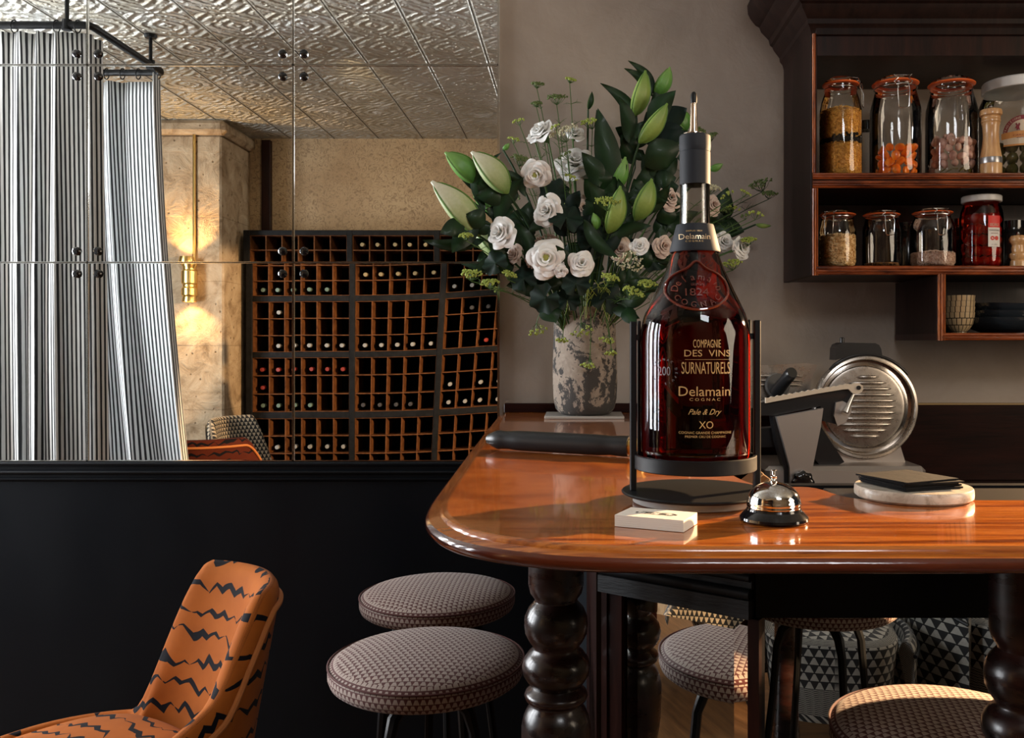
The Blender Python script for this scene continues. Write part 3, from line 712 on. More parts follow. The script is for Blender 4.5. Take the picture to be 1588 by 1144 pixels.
# ---------------------------------------------------------------- cognac bottle on its stand
BX, BY = .163, 1.25
bs = F/BY
def bz(y): return CZ+(CY-y)/bs
clear = thin_glass('clear_glass'); chrome = mat('polished_chrome', (.80,.79,.77), .06, metal=1)
steel = mat('brushed_steel', (.62,.58,.53), .30, metal=1)
stand = T('bottle_stand', 'black metal bottle stand with disc base on a grey stone puck', 'bottle stand', (BX, BY, ZT+.0005))
O('stone_puck', M().lathe([(.083,.0),(.086,.002),(.086,.0115),(.0,.0115)], 64), mat('grey_concrete', (.30,.28,.26), .85), stand)
O('base_disc', M().lathe([(.097,.0115),(.101,.0135),(.1015,.015),(.100,.0165),(.0,.0165)], 80), G['blackmetal'], stand)
ringz = bz(726)-ZT; ringt = bz(704)-ZT
O('cradle_ring', M().lathe([(.0,ringz),(.0835,ringz),(.0845,ringz+.001),(.0845,ringt-.001),(.0835,ringt),(.0795,ringt),(.0795,ringz+.006),(0,ringz+.006)], 80), G['blackmetal'], stand)
for s_ in (-1, 1):
    zt = bz(499 if s_ < 0 else 497)-ZT
    O('side_bar', M().box((s_*.0855-.0045, -.008, .016), (s_*.0855+.0045, .006, zt), .0012), G['blackmetal'], stand, smooth=False)
    O('inner_bar', M().box((s_*.0765-.0022, .004, ringz+.002), (s_*.0765+.0022, .016, zt+.001), .0008), G['blackmetal'], stand, smooth=False)
    O('bracket', M().box((s_*.074, -.001, ringz+.003), (s_*.086, .010, ringz+.012)), G['blackmetal'], stand, smooth=False)
    O('bracket', M().box((s_*.076, -.001, zt-.026), (s_*.086, .010, zt-.018)), G['blackmetal'], stand, smooth=False)
PB = [(392,36),(400,38.5),(419,45.5),(435,53),(452,61),(470,70),(485,77),(500,81.5),(515,84),(535,84.8),(600,84.8),(660,84.8),(695,84.5),(706,83),(713,78),(717,70)]
prb = [(w_/bs, bz(y)) for y, w_ in PB]
def rad(z):
    for (r0, z0), (r1, z1) in zip(prb, prb[1:]):
        if z0 >= z >= z1: return r0+(r1-r0)*(z0-z)/(z0-z1+1e-9)
    return prb[0][0] if z > prb[0][1] else prb[-1][0]
cog = T('cognac_bottle', 'very large amber cognac bottle with gold lettering and raised seal', 'bottle', (BX, BY, bz(717)))
dark = bpy.data.materials.new('amber_cognac_glass'); dark.use_nodes = True; b = dark.node_tree.nodes['Principled BSDF']
b.inputs['Transmission Weight'].default_value = 1; b.inputs['IOR'].default_value = 1.42; b.inputs['Roughness'].default_value = 0.0; b.inputs['Base Color'].default_value = (1, .93, .9, 1)
va = dark.node_tree.nodes.new('ShaderNodeVolumeAbsorption'); va.inputs['Color'].default_value = (.79, .33, .07, 1); va.inputs['Density'].default_value = 78
dark.node_tree.links.new(va.outputs[0], dark.node_tree.nodes['Material Output'].inputs['Volume'])
G['cognac'] = dark
body = [(0, bz(717)+.006)]+[(r_*.72, z) for r_, z in [prb[-1]]]+prb[::-1]+[(.026, bz(386)),(0, bz(386))]
body = [(0, bz(717)+.004)]+prb[::-1]+[(.027, bz(386)), (0, bz(386))]
O('bottle_body', M().lathe(body, 96, (BX,BY,0), cap=False), dark, cog, world=True, ang=50)
for q, (a, b_) in enumerate([(23.5, 23.5)]):
    nk = [(.0225, bz(390)),(.0212, bz(352)),(.0205, bz(320)),(.0203, bz(284)),(.0203, bz(240))]
    nk = nk+[(r_-.003, z) for r_, z in nk[::-1]]
    O('neck', M().lathe(nk+[nk[0]], 48, (BX,BY,0), cap=False), thin_glass('neck_glass', (.97,.96,.94), 1.3), cog, world=True, ang=60)
rub = mat('charcoal_rubber', (.024,.027,.033), .6, spec=.3)
O('collar', M().lathe([(.0335,bz(392)),(.0345,bz(391.5)),(.0352,bz(389)),(.0262,bz(351)),(.0255,bz(349)),(.0212,bz(349)),(.0212,bz(352)),(.0335,bz(391))], 64, (BX,BY,0), cap=False), rub, cog, world=True)
O('neck_sleeve', M().lathe([(.0205,bz(287.5)),(.0212,bz(287)),(.0212,bz(237)),(.0206,bz(236)),(.0214,bz(233)),(.0218,bz(228)),(.0216,bz(216)),(.0213,bz(212)),(.0200,bz(210)),(.012,bz(209.5)),(0,bz(209.5))], 64, (BX,BY,0), cap=False), rub, cog, world=True, ang=30)
pr_ = T  # (helper alias unused)
cop = mat('pourer_steel', (.78,.66,.56), .10, metal=1)
O('pourer', M().lathe([(.0150,bz(209.4)),(.0148,bz(207.5)),(.0065,bz(205.5)),(.0056,bz(200)),(.0040,bz(160)),(.0040,bz(155)),(0,bz(155))], 32, (BX-.0015,BY,0), cap=False), cop, cog, world=True, ang=40)
O('pourer_cap', M().lathe([(.0044,bz(160)),(.0046,bz(152)),(.0040,bz(146)),(.0026,bz(143.5)),(.0016,bz(142.5)),(0,bz(142.5))], 20, (BX-.0015,BY,0), cap=False), G['blackmetal'], cog, world=True, ang=60)
gold = mat('gold_lettering', (.66,.44,.18), .4, metal=.15)
goldbright = mat('pale_gold_lettering', (.85,.66,.42), .3, metal=.6)
def wrap(name, s, px, py, wpx, hpx, mt, shear=0, off=.0006, parent=None, rfn=rad, arcr=None):
    vs, fs, w0 = text2d(s, shear=shear); hcap = .69
    m = M(); sx = (wpx/bs)/w0; sz = (hpx/bs)/hcap; cx = (px-1078)/bs; cz = bz(py)
    pts = []
    for x, y in vs:
        X, Z = cx+x*sx, cz+(y-hcap/2)*sz
        r_ = rfn(Z)+off; a = math.asin(max(-.99, min(.99, X/r_))); pts.append((BX+r_*math.sin(a), BY-r_*math.cos(a), Z))
    m.add(pts, fs); return O(name, m, mt, parent or cog, world=True, smooth=False)
wrap('gold_lettering', 'COMPAGNIE', 1085, 532.5, 41, 11.5, gold)
wrap('gold_lettering', 'DES  VINS', 1086, 546.5, 68, 9.5, gold)
wrap('gold_lettering', 'SURNATURELS', 1084, 568, 72, 17, gold)
wrap('gold_lettering', 'Delamain', 1082, 602, 76, 14, gold)
wrap('gold_lettering', 'C O G N A C', 1082, 614, 45, 4, gold)
wrap('gold_lettering', 'Pale & Dry', 1082, 632, 49, 8, gold, shear=.5)
wrap('gold_lettering', 'XO', 1083.5, 651, 21, 10.5, gold)
wrap('gold_lettering', 'COGNAC GRANDE CHAMPAGNE', 1083, 662.5, 78, 3.6, gold)
wrap('gold_lettering', 'PREMIER CRU DE COGNAC', 1083, 668.3, 60, 3.2, gold)
lm = M(); n_ = 12
pts = [];
for k in range(n_+1):
    X = (1053+66*k/n_-1078)/bs; r_ = rad(bz(555))+.0006; a = math.asin(X/r_); pts.append((BX+r_*math.sin(a), BY-r_*math.cos(a), bz(555.6)))
lm.grid([pts, [(p[0], p[1], p[2]-.0004) for p in pts]]); O('gold_rule', lm, gold, cog, world=True, smooth=False)
crad = lambda z: .0262+(.0352-.0262)*(bz(351)-z)/(bz(351)-bz(389))
wrap('collar_lettering', 'Delamain', 1074, 370, 47, 8.5, goldbright, rfn=crad)
wrap('collar_lettering', 'C O G N A C', 1073, 377.5, 27, 2.6, gold, rfn=crad)
wrap('collar_lettering', 'DEPUIS 1824', 1073, 361.5, 24, 2.2, gold, rfn=crad)
etch = mat('etched_grey_lettering', (.20,.20,.21), .4)
wrap('etched_emblem', '200', 1024, 573, 17, 13, etch)
def ringtext(name, s, px, py, rx, ry, h, a0, a1, mt, off, wfac=1.0, flip=False):
    m = M(); n = len(s)
    for i, ch in enumerate(s):
        if ch == ' ': continue
        vs, fs, w0 = text2d(ch); a = R(a0+(a1-a0)*i/(n-1)); ux, uz = math.cos(a), math.sin(a)
        rot = a-PI/2 if not flip else a+PI/2; sc = h/bs/.69; pts = []
        for x, y in vs:
            x *= sc*wfac; y = (y-.345)*sc
            X = (px-1078+rx*ux)/bs+x*math.cos(rot)-y*math.sin(rot); Z = bz(py-ry*uz)+x*math.sin(rot)+y*math.cos(rot)
            r_ = rad(Z)+off; aa = math.asin(max(-.99, min(.99, X/r_))); pts.append((BX+r_*math.sin(aa), BY-r_*math.cos(aa), Z))
        m.add(pts, fs)
    return O(name, m, mt, cog, world=True, smooth=False, solid=.0016 if name == 'raised_lettering' else 0)
ringtext('etched_emblem', 'COGNAC DEPUIS 1824 ', 1024, 574, 17, 18, 3.2, 150, -200, etch, .0006)
reds = mat('raised_amber_glass', (.11,.014,.006), .10, coat=1, croc=.03, spec=.8)
ringtext('raised_lettering', 'Delamain', 1074, 453, 33, 20, 10, 172, 8, reds, .0018, 1.0)
ringtext('raised_lettering', 'COGNAC', 1074, 455, 33, 20.5, 8.5, 208, 332, reds, .0018, 1.0, True)
def wrap3(name, s, px, py, w, h): 
    o = wrap(name, s, px, py, w, h, reds, off=.0018); md = o.modifiers.new('thickness', 'SOLIDIFY'); md.thickness = .0016; md.offset = 0
wrap3('raised_lettering', '1824', 1073, 456.5, 34, 11); wrap3('raised_lettering', 'DEPUIS', 1074, 445, 18, 3.5)
pts = []
for k in range(72):
    a = 2*PI*k/72; ux, uz = math.cos(a), math.sin(a); bumpz = 11*math.exp(-((a-PI/2)/.22)**2)
    X = (1074.5-1078+47*ux)/bs; Z = bz(451.5-(32*uz+bumpz if uz > 0 else 31*uz)); r_ = rad(Z)+.0015; aa = math.asin(X/r_); pts.append((BX+r_*math.sin(aa), BY-r_*math.cos(aa), Z))
O('seal_rim', M().tube(pts, .0019, 8, closed=True), reds, cog, world=True)
# ---------------------------------------------------------------- call bell
bx_, by_ = .244, 1.12
bell = T('call_bell', 'chrome counter call bell on a glossy black base', 'bell', (bx_, by_, ZT+.0005))
O('base', M().lathe([(.041,.0),(.0425,.002),(.042,.005),(.0385,.009),(.034,.013),(.033,.0155),(.0,.0155)], 56), G['blackknob'], bell, ang=25)
pd = [(.0330,.0165),(.0332,.019),(.0326,.0205),(.0335,.0222),(.0326,.0240)]+[(.0322*math.cos(R(a)), .0245+.0235*math.sin(R(a))) for a in range(6, 84, 6)]+[(.004,.048),(0,.048)]
O('dome', M().lathe(pd, 72, cap=False), chrome, bell, ang=60)
O('striker_button', M().lathe([(.0045,.047),(.0048,.049),(.003,.0505),(.0042,.0525),(.0042,.055),(.0022,.0565),(.0018,.061),(.0035,.0615),(.0035,.0627),(0,.063)], 24), chrome, bell, ang=40)
# ---------------------------------------------------------------- business cards
paper = mat('cream_card_stock', (.86,.80,.70), .7); ink = mat('black_print', (.02,.018,.015), .6)
cA = P(951, 817.5, 1.079); ca_ = math.atan2(1.045-1.079+.012, .081)
cards = []
for k in range(13):
    t = T('business_card', 'cream business card printed with black emblem, top of the stack' if k == 12 else 'blank edged business card within the low stack by the bell', 'card', (.0955, 1.0905, ZT+.0006+k*.00105), 'stack of business cards', R(-24)+rnd.uniform(-.008,.008))
    O('card', M().box((-.043, -.0275, 0), (.043, .0275, .00102)), paper, t, smooth=False)
emb = M()
er = random.Random(5)
for k in range(46):
    x = er.uniform(-.021,.021); y = er.uniform(-.006,.006); L = er.uniform(.001,.006); emb.box((x, y, .0011), (min(x+L,.023), y+.0006, .00115))
for (a, b_) in (((-.023,-.0075),(.023,-.0066)),((-.020,.0066),(.020,.0075)),((-.026,-.003),(-.023,.003)),((.023,-.003),(.026,.003)),((-.014,-.003),(-.006,.003)),((.004,-.004),(.013,.002))): emb.box((a[0],a[1],.0011),(b_[0],b_[1],.00116))
O('printed_emblem', emb, ink, t, smooth=False)
# ---------------------------------------------------------------- marble board and slate squares
mb = G['marble'] = mat('cream_marble', (.66,.60,.50), .3, coat=.2); n = N(mb); n.base(n.ramp(n.noise(n.coord(), 22, 8, .7, 1.5), [(.35, (.40,.33,.25)), (.5, (.68,.62,.52)), (.8, (.78,.73,.64))]))
O('marble_board', M().lathe([(.077,.0),(.0805,.003),(.081,.008),(.0805,.014),(.079,.0165),(.0,.0168)], 72, (.480,1.290,ZT+.0005)), mb, None, label='round cream marble board at the back edge of the bar', cat='board', org=(.480,1.290,ZT+.0005))
sl = mat('black_slate', (.009,.009,.010), .8, spec=.15); n = N(sl); n.bump(n.noise(n.coord('Object', (1,1,6)), 60, 6, .6), .5, .002)
for k in range(5):
    m = M(); rr = random.Random(k+20); pl = []
    for (cx_, cy_) in ((-1,-1),(1,-1),(1,1),(-1,1)): 
        pl.append((cx_*.049+rr.uniform(-.0015,.0015), cy_*.049+rr.uniform(-.0015,.0015)))
    m.prism([(x, y, 0) for x, y in pl], (0,0,.0024))
    o = O('slate_square', m, sl, None, smooth=False, label=['black slate square touching the marble board, lowest of five','black slate square second from the bottom on marble board','black slate square in the middle of the five on marble board','black slate square second from the top on marble board','black slate square on marble board, topmost of the five'][k], cat='slate', group='slate squares stacked on the marble board', org=(0,0,0))
    o.location = (.474+rnd.uniform(-.003,.003), 1.290+rnd.uniform(-.002,.002), ZT+.0178+k*.0026); o.rotation_euler = (0,0,R(22+rnd.uniform(-5,5)))
# ---------------------------------------------------------------- black leather roll and red folder
def roll():
    a = P(757, 683, 1.87); b_ = P(977, 698, 1.735); a.z = ZT+.0215; b_.z = ZT+.0215
    t = T('leather_roll', 'long black leather roll with a brass ferrule, lying across the side bar', 'roll', ((a.x+b_.x)/2, (a.y+b_.y)/2, ZT))
    n = 24; pts = [a+(b_-a)*i/n for i in range(n+1)]
    rr_ = [.0205*min(1, .35+.65*math.sin(min(1, i/2.2)*PI/2))*(1-.10*math.exp(-((i-3.6)/1.3)**2))*(1-.08*math.exp(-((i-21)/1.2)**2)) for i in range(n+1)]; rr_[0] = .010
    O('leather_sleeve', M().tube(pts, rr_, 20), mat('black_leather', (.010,.010,.011), .33), t, world=True)
    d = (b_-a).normalized(); O('ferrule', M().tube([b_-d*.001, b_+d*.03, b_+d*.034], [.0165,.0155,.010], 20), G['brass'], t, world=True)
    O('handle', M().tube([b_+d*.033, b_+d*.12], [.012,.010], 16), G['legwood'], t, world=True)
roll()
m = M(); m.box((-.10,-.022,0),(.10,.022,.006),.002)
o = O('red_folder', m, mat('dark_red_cover', (.10,.008,.010), .45), None, label='thin dark red folder lying behind the black leather roll', cat='folder', org=(0,0,0)); o.location = (.062, 2.02, ZT+.0005); o.rotation_euler = (0,0,R(-8))
# ---------------------------------------------------------------- napkin bundle peeping over behind the bar
lin = mat('folded_tan_napkins', (.20,.12,.055), .8)
o = T('napkin_bundle', 'tan and white striped folded napkins just behind the bar corner', 'napkins', (.305, 1.66, .886))
for k in range(6):
    O('napkin', M().box((-.055, -.030, .0), (.055, .030, .006), .002).xf(Matrix.Translation((.012*k-.01, .0,   .118-.010*k+.045)) @ Matrix.Rotation(R(-38),4,'Y')), [lin, paper][k % 3 == 2], o)
O('holder', M().box((-.05,-.034,.0),(.075,.034,.135), .004), G['blackmetal'], o)
# ---------------------------------------------------------------- wall cabinet
CF = F/2.54
def cz_(y): return CZ+(CY-y)/CF
cab = T('wall_cabinet', 'dark mahogany wall cabinet with open shelves and crown moulding', 'cabinet', (1.1, 2.7, cz_(528)))
X0, X1, Y0, Y1 = .6585, 1.72, 2.54, WALL-.002
zb, zt_ = cz_(427), 2.215
O('side_panel', M().box((X0, Y0+.004, cz_(426)), (X0+.018, Y1, zt_), .001), G['cabside'], cab, world=True, smooth=False)
O('side_panel', M().box((X1, Y0+.004, cz_(527)), (X1+.018, Y1, zt_), .001), G['cabside'], cab, world=True, smooth=False)
def rail(z0, z1, x0, x1, name='shelf_rail'):
    h = z1-z0; pf = [(0,z0),(.003,z0),(.006,z0+h*.12),(.004,z0+h*.25),(.008,z0+h*.36),(.008,z0+h*.5),(.004,z0+h*.58),(.007,z0+h*.70),(.007,z0+h*.88),(.003,z1),(0,z1)]
    m = M(); m.grid([[Vector((x, Y0+.002-d, z)) for d, z in pf] for x in (x0, x1)]); n = len(pf); m.f.append(tuple(range(n-1,-1,-1))); m.f.append(tuple(range(n, 2*n)))
    O(name, m, G['redwood'], cab, world=True, ang=20)
def stile(xa, xb, za, zc, mt=None):
    h = xb-xa; pf = [(xa,0),(xa,.004),(xa+h*.18,.007),(xa+h*.30,.003),(xa+h*.42,.008),(xa+h*.58,.008),(xa+h*.7,.003),(xa+h*.82,.007),(xb,.004),(xb,0)]
    m = M(); m.grid([[Vector((x, Y0+.002-d, z)) for x, d in pf] for z in (zc, za)]); n = len(pf); m.f.append(tuple(range(n-1,-1,-1))); m.f.append(tuple(range(n, 2*n)))
    O('stile', m, mt or G['redwoodv'], cab, world=True, ang=20)
sh1, sh2, sh3 = cz_(268), cz_(412), cz_(516)
for nm, z0, z1, x0 in (('shelf', cz_(290), sh1-.002, X0+.018), ('shelf', cz_(425), sh2-.002, X0+.018), ('shelf', cz_(527), sh3-.002, 1.014), ('top_board', 2.13, 2.2, X0+.018)):
    O(nm, M().box((x0, Y0+.004, z0), (X1, Y1, z1)), G['darkwood'], cab, world=True, smooth=False)
rail(cz_(278), sh1, X0+.004, X1); rail(cz_(291.5), cz_(280), X0+.004, X1, 'lower_moulding'); rail(cz_(426), sh2, X0+.010, X1); rail(cz_(527.5), sh3, 1.024, X1); O('top_rail', M().box((X0+.012, Y0-.004, cz_(55)), (X1, Y0+.01, cz_(40)), .002), G['cabside'], cab, world=True, smooth=False)
stile(X0+.003, X0+.0125, sh1, 2.19, G['redwoodv']); stile(X0+.003, X0+.019, cz_(427), cz_(292))
stile(1.0145, 1.036, cz_(528), cz_(425))
O('side_panel', M().box((1.0145, Y0+.004, cz_(527)), (1.032, Y1, cz_(427)), .001), G['cabside'], cab, world=True, smooth=False)
bk = M(); bk.box((X0+.018, Y1-.012, 2.135), (X1, Y1-.002, 2.20)).box((X0+.018, Y1-.012, cz_(425)), (X1, Y1-.002, cz_(291))).box((1.03, Y1-.012, cz_(527)), (X1, Y1-.002, cz_(425)))
O('back_board', bk, G['darkwood'], cab, world=True, smooth=False)
cp = [(0,2.19),(.004,2.205),(.012,2.215),(.014,2.228),(.032,2.252),(.036,2.262),(.044,2.268),(.048,2.285),(.072,2.310),(.078,2.325),(.090,2.332),(.106,2.352),(.114,2.368),(.116,2.395),(.105,2.42),(.12,2.44),(.12,2.52),(0,2.52)]
m = M(); m.grid([[Vector((X0-d, Y1, z)) for d, z in cp], [Vector((X0-d, Y0-d, z)) for d, z in cp], [Vector((X1+.02, Y0-d, z)) for d, z in cp]])
m.f.append(tuple(range(len(cp)))); O('crown_moulding', m, G['cabside'], cab, world=True, ang=25)
# ---------------------------------------------------------------- jars on the shelves
jarglass = thin_glass('jar_glass', (.97,.975,.97), 1.5); rubber = mat('orange_rubber_seal', (.80,.14,.02), .5); wire = mat('steel_wire', (.62,.60,.58), .22, metal=1)
def jar_glass_parts(t, Rr, H, neck, prof=None):
    pf = prof or [(.0,.0),(Rr*.86,.0),(Rr*.97,.006),(Rr,.016),(Rr,H*.60),(Rr*.985,H*.68),(Rr*.9,H*.77),(neck*1.02,H*.84),(neck*.98,H*.865),(neck*1.03,H*.88),(neck*.98,H*.895),(neck*1.02,H*.91),(neck,H*.925)]
    O('jar_body', M().lathe(pf, 48, cap=False), jarglass, t, ang=60); return pf
def clip_jar(name, x, y, z, Rr, H, neck, label, clasp=0.0, group=None, open_=False):
    t = T(name, label, 'jar', (x, y, z+.0006), group)
    jar_glass_parts(t, Rr, H, neck)
    O('rubber_seal', M().lathe([(neck*.8,H*.926),(neck*1.10,H*.926),(neck*1.14,H*.932),(neck*1.14,H*.938),(neck*1.10,H*.944),(neck*.8,H*.944)], 40, cap=False), rubber, t)
    O('glass_lid', M().lathe([(neck*1.02,H*.944),(neck*1.04,H*.955),(neck*1.0,H*.966),(neck*.72,H*.975),(neck*.70,H*.995),(neck*.66,H),(0,H*1.0)], 40, cap=False), jarglass, t)
    if clasp is not None:
        c, s_ = math.cos(clasp-PI/2), math.sin(clasp-PI/2); k = neck/.05
        def q(u, rr_, zz): return Vector((c*rr_-s_*u, s_*rr_+c*u, zz))
        w_ = .017*k; bx = neck*1.16
        top = [q(-w_,neck*.75,H*.985), q(-w_*1.25,bx,H*.968), q(-w_*.72,bx+.004,H*.935), q(-w_*1.3,bx+.006,H*.90), q(-w_*1.0,bx+.004,H*.872)]
        m = M(); m.tube(top, .0011*k+.0003, 6); m.tube([q(-p[0]*0, 0, 0) for p in []] or [q(w_,neck*.75,H*.985), q(w_*1.25,bx,H*.968), q(w_*.72,bx+.004,H*.935), q(w_*1.3,bx+.006,H*.90), q(w_*1.0,bx+.004,H*.872)], .0011*k+.0003, 6)
        m.tube([q(-w_,neck*.75,H*.985), q(0,neck*.74,H*.988), q(w_,neck*.75,H*.985)], .0012*k, 6)
        m.tube([q(-w_*1.0,bx+.004,H*.872), q(0,bx+.006,H*.880), q(w_*1.0,bx+.004,H*.872)], .0012*k, 6)
        wb_ = O('wire_bail', m, wire, t)
        L = .062*k; z1 = H*.885; z0 = z1-L
        O('wire_clasp', M().tube([q(-w_*.75,bx+.004,z1), q(-w_*.85,bx+.009,z1-L*.3), q(-w_*.72,bx+.010,z0+.004), q(-w_*.5,bx+.010,z0), q(w_*.5,bx+.010,z0), q(w_*.72,bx+.010,z0+.004), q(w_*.85,bx+.009,z1-L*.3), q(w_*.75,bx+.004,z1)], .0012*k+.0002, 6, closed=True), wire, wb_)
        O('neck_wire', M().tube([(neck*1.04*math.cos(a), neck*1.04*math.sin(a), H*.888) for a in [2*PI*i/32 for i in range(32)]], .0012*k, 6, closed=True), wire, t)
    return t
JY = 2.635; js = F/JY
def jx(px, Y=JY): return (px-CX)/F*Y
Z1, Z2, Z3 = sh1, sh2, sh3
def grains(name, x, y, z, Rr, h, n, gr, c0, c1, label, cat, sc=(1,1,.8), rough=.6, dome=.0, r0=0, inner=(.03,.02,.01)):
    rr = random.Random(n); m = M(); mt = mat(name, c0, rough); nd = N(mt); wn = nd.new('ShaderNodeTexWhiteNoise')
    nd.l.new(nd.vor(nd.coord('Object'), 1/(gr*2.0), 'F1', 'Color'), wn.inputs['Vector']); nd.base(nd.ramp(wn.outputs['Value'], [(0, c0), (1, c1)]))
    m.lathe([(0,.002),((Rr-gr)*.9,.002),(Rr-gr*1.1,.014),(Rr-gr*1.1,h*.96),(0,h*.97)], 24)
    N_ = n
    for k in range(N_):
        if rr.random() < .74:
            a = rr.uniform(-PI*1.06, PI*.06); zz = rr.uniform(gr*.6+(.006 if False else 0), h); q = Rr-gr*.75
            if zz < .014: q = Rr*(.90+.07*zz/.014)-gr*.7
            p = (q*math.cos(a), q*math.sin(a), zz)
        else:
            a = rr.uniform(0, 2*PI); q = (Rr-gr*.8)*math.sqrt(rr.random()); p = (q*math.cos(a), q*math.sin(a), h+dome*(1-q/Rr)+rr.uniform(-gr*.3, gr*.6))
        th = rr.uniform(0, PI); 
        m.ball(p, gr*rr.uniform(.75,1.05), 5, 3, (sc[0]*rr.uniform(.8,1.1), sc[1], sc[2]))
    m.v = [v+Vector((x,y,z+.0012)) for v in m.v]
    return O(name, m, mt, None, label=label, cat=cat, kind='stuff', org=(x,y,z+.0012), smooth=True, ang=180)
# upper shelf
x = jx(1303.5); clip_jar('storage_jar', x, JY, Z1, .0605, .292, .046, 'tall clip jar of mustard seeds at the left end of the upper shelf', R(62))
grains('mustard_seeds', x, JY, Z1, .0590, .098, 1500, .0028, (.58,.27,.04), (.90,.52,.11), 'golden mustard seeds filling the lower half of the leftmost tall jar', 'seeds')
o = grains('mustard_seeds', x, JY, Z1+.108, .0585, .085, 1300, .0028, (.58,.27,.04), (.90,.52,.11), 'golden mustard seeds above the black layer in the leftmost tall jar', 'seeds', dome=.02)
m = M(); m.lathe([(0,.100),(.0580,.099),(.0592,.104),(.0580,.112),(0,.114)], 40, (x,JY,Z1))
rr = random.Random(3)
for k in range(60): a = rr.uniform(-PI, 0); m.ball((x+.0565*math.cos(a), JY+.0565*math.sin(a), Z1+.108+rr.uniform(-.006,.008+.008*math.cos(a-(-.9)))), .004, 6, 4, jit=.2)
O('black_pepper_layer', m, mat('dark_spice', (.012,.008,.006), .9), None, label='black spice layer between the two layers of mustard seeds', cat='spice', kind='stuff')
x2 = jx(1388.5); clip_jar('storage_jar', x2, JY, Z1, .0722, .294, .058, 'tall clip jar half filled with orange carrot slices', R(-2))
car = mat('carrot_orange', (.85,.20,.015), .35, coat=.5); n = N(car); n.base(n.ramp(n.noise(n.coord('Object'), 40, 3), [(.35, (.85,.14,.006)), (.65, (1,.30,.02))]))
rr = random.Random(12); cproto = None; cnt = 0
liq = mat('x', (.1,.1,.1))
def ring_pos(Rq, zz, i, n, off): a = -PI/2+(i-(n-1)/2)*(PI*1.05/n)+off; return (Rq*math.cos(a), Rq*math.sin(a), zz), a
spots = []
for lay, (zz, nn_, off) in enumerate(((.018,6,.0),(.040,6,.2),(.062,6,-.05),(.083,6,.18))):
    for i in range(nn_): spots.append((ring_pos(.050, zz+rr.uniform(-.004,.004), i, nn_, off)))
for k in range(9): spots.append(((rr.uniform(-.03,.03), rr.uniform(-.03,.04), .02+k*.009), rr.uniform(0,6)))
for (p, a) in spots:
    if cproto is None:
        m = M().lathe([(.0,-.0045),(.0135,-.0045),(.0155,-.003),(.0155,.003),(.0135,.0045),(.0,.0045)], 18)
        o = O('carrot_slice', m, car, None, label='round orange carrot slice in the tall jar', cat='carrot slice', group='carrot slices in the tall jar', org=(0,0,0)); cproto = o
    else: o = cproto.copy(); COL.objects.link(o)
    o.location = (x2+p[0], JY+p[1], Z1+p[2]); e = Matrix.Rotation(a, 4, 'Z') @ Matrix.Rotation(R(90)+rr.uniform(-1.1,1.1), 4, 'Y') @ Matrix.Rotation(rr.uniform(-.7,.7), 4, 'X'); o.rotation_euler = e.to_euler(); s_ = rr.uniform(.72,1.05); o.scale = (s_, s_*rr.uniform(.8,1), 1)
x3 = jx(1475.5); clip_jar('storage_jar', x3, JY, Z1, .0725, .292, .058, 'tall clip jar of pinkish garlic cloves in oil', None)
pk = mat('pink_garlic', (.50,.30,.23), .45, coat=.3); n = N(pk); n.base(n.ramp(n.noise(n.coord('Object'), 30, 4), [(.3, (.46,.23,.17)), (.55, (.72,.45,.36)), (.8, (.82,.64,.45))]))
cproto = None; spots = []
for lay, (zz, nn_, off) in enumerate(((.040,6,.05),(.060,7,.15),(.080,7,-.05),(.100,7,.12))):
    for i in range(nn_): spots.append(ring_pos(.054, zz+rr.uniform(-.005,.005), i, nn_, off))
for k in range(12): spots.append(((rr.uniform(-.04,.04), rr.uniform(-.04,.03), .11+rr.uniform(-.01,.006)), rr.uniform(0,6)))
for (p, a) in spots:
    if cproto is None:
        m = M().ball((0,0,0), .0125, 12, 8, (1,.85,.85)); 
        for v in m.v: v.x += .004*abs(v.x)/.0125*(1 if v.x > 0 else -.3); v += v*rr.uniform(-.09,.09)
        o = O('garlic_clove', m, pk, None, label='pinkish garlic clove in the third tall jar', cat='garlic clove', group='garlic cloves in the third tall jar', org=(0,0,0), ang=180); cproto = o
    else: o = cproto.copy(); COL.objects.link(o)
    o.location = (x3+p[0], JY+p[1], Z1+p[2]); o.rotation_euler = (rr.uniform(0,6), rr.uniform(0,6), rr.uniform(0,6)); s_ = rr.uniform(.8,1.15); o.scale = (s_,s_,s_)
leafy = mat('olive_herb', (.16,.12,.02), .5)
m = M()
for k in range(7): a = -PI/2+(k-3)*.33; m.tube([(x3+.055*math.cos(a), JY+.055*math.sin(a), Z1+.010+rnd.uniform(0,.012)), (x3+.050*math.cos(a+.25), JY+.050*math.sin(a+.25), Z1+.016+rnd.uniform(0,.015))], [.003,.006], 6, flat=.4)
O('herb_sprig', m, leafy, None, label='olive herb sprig at the bottom of the garlic jar', cat='herb', kind='stuff')
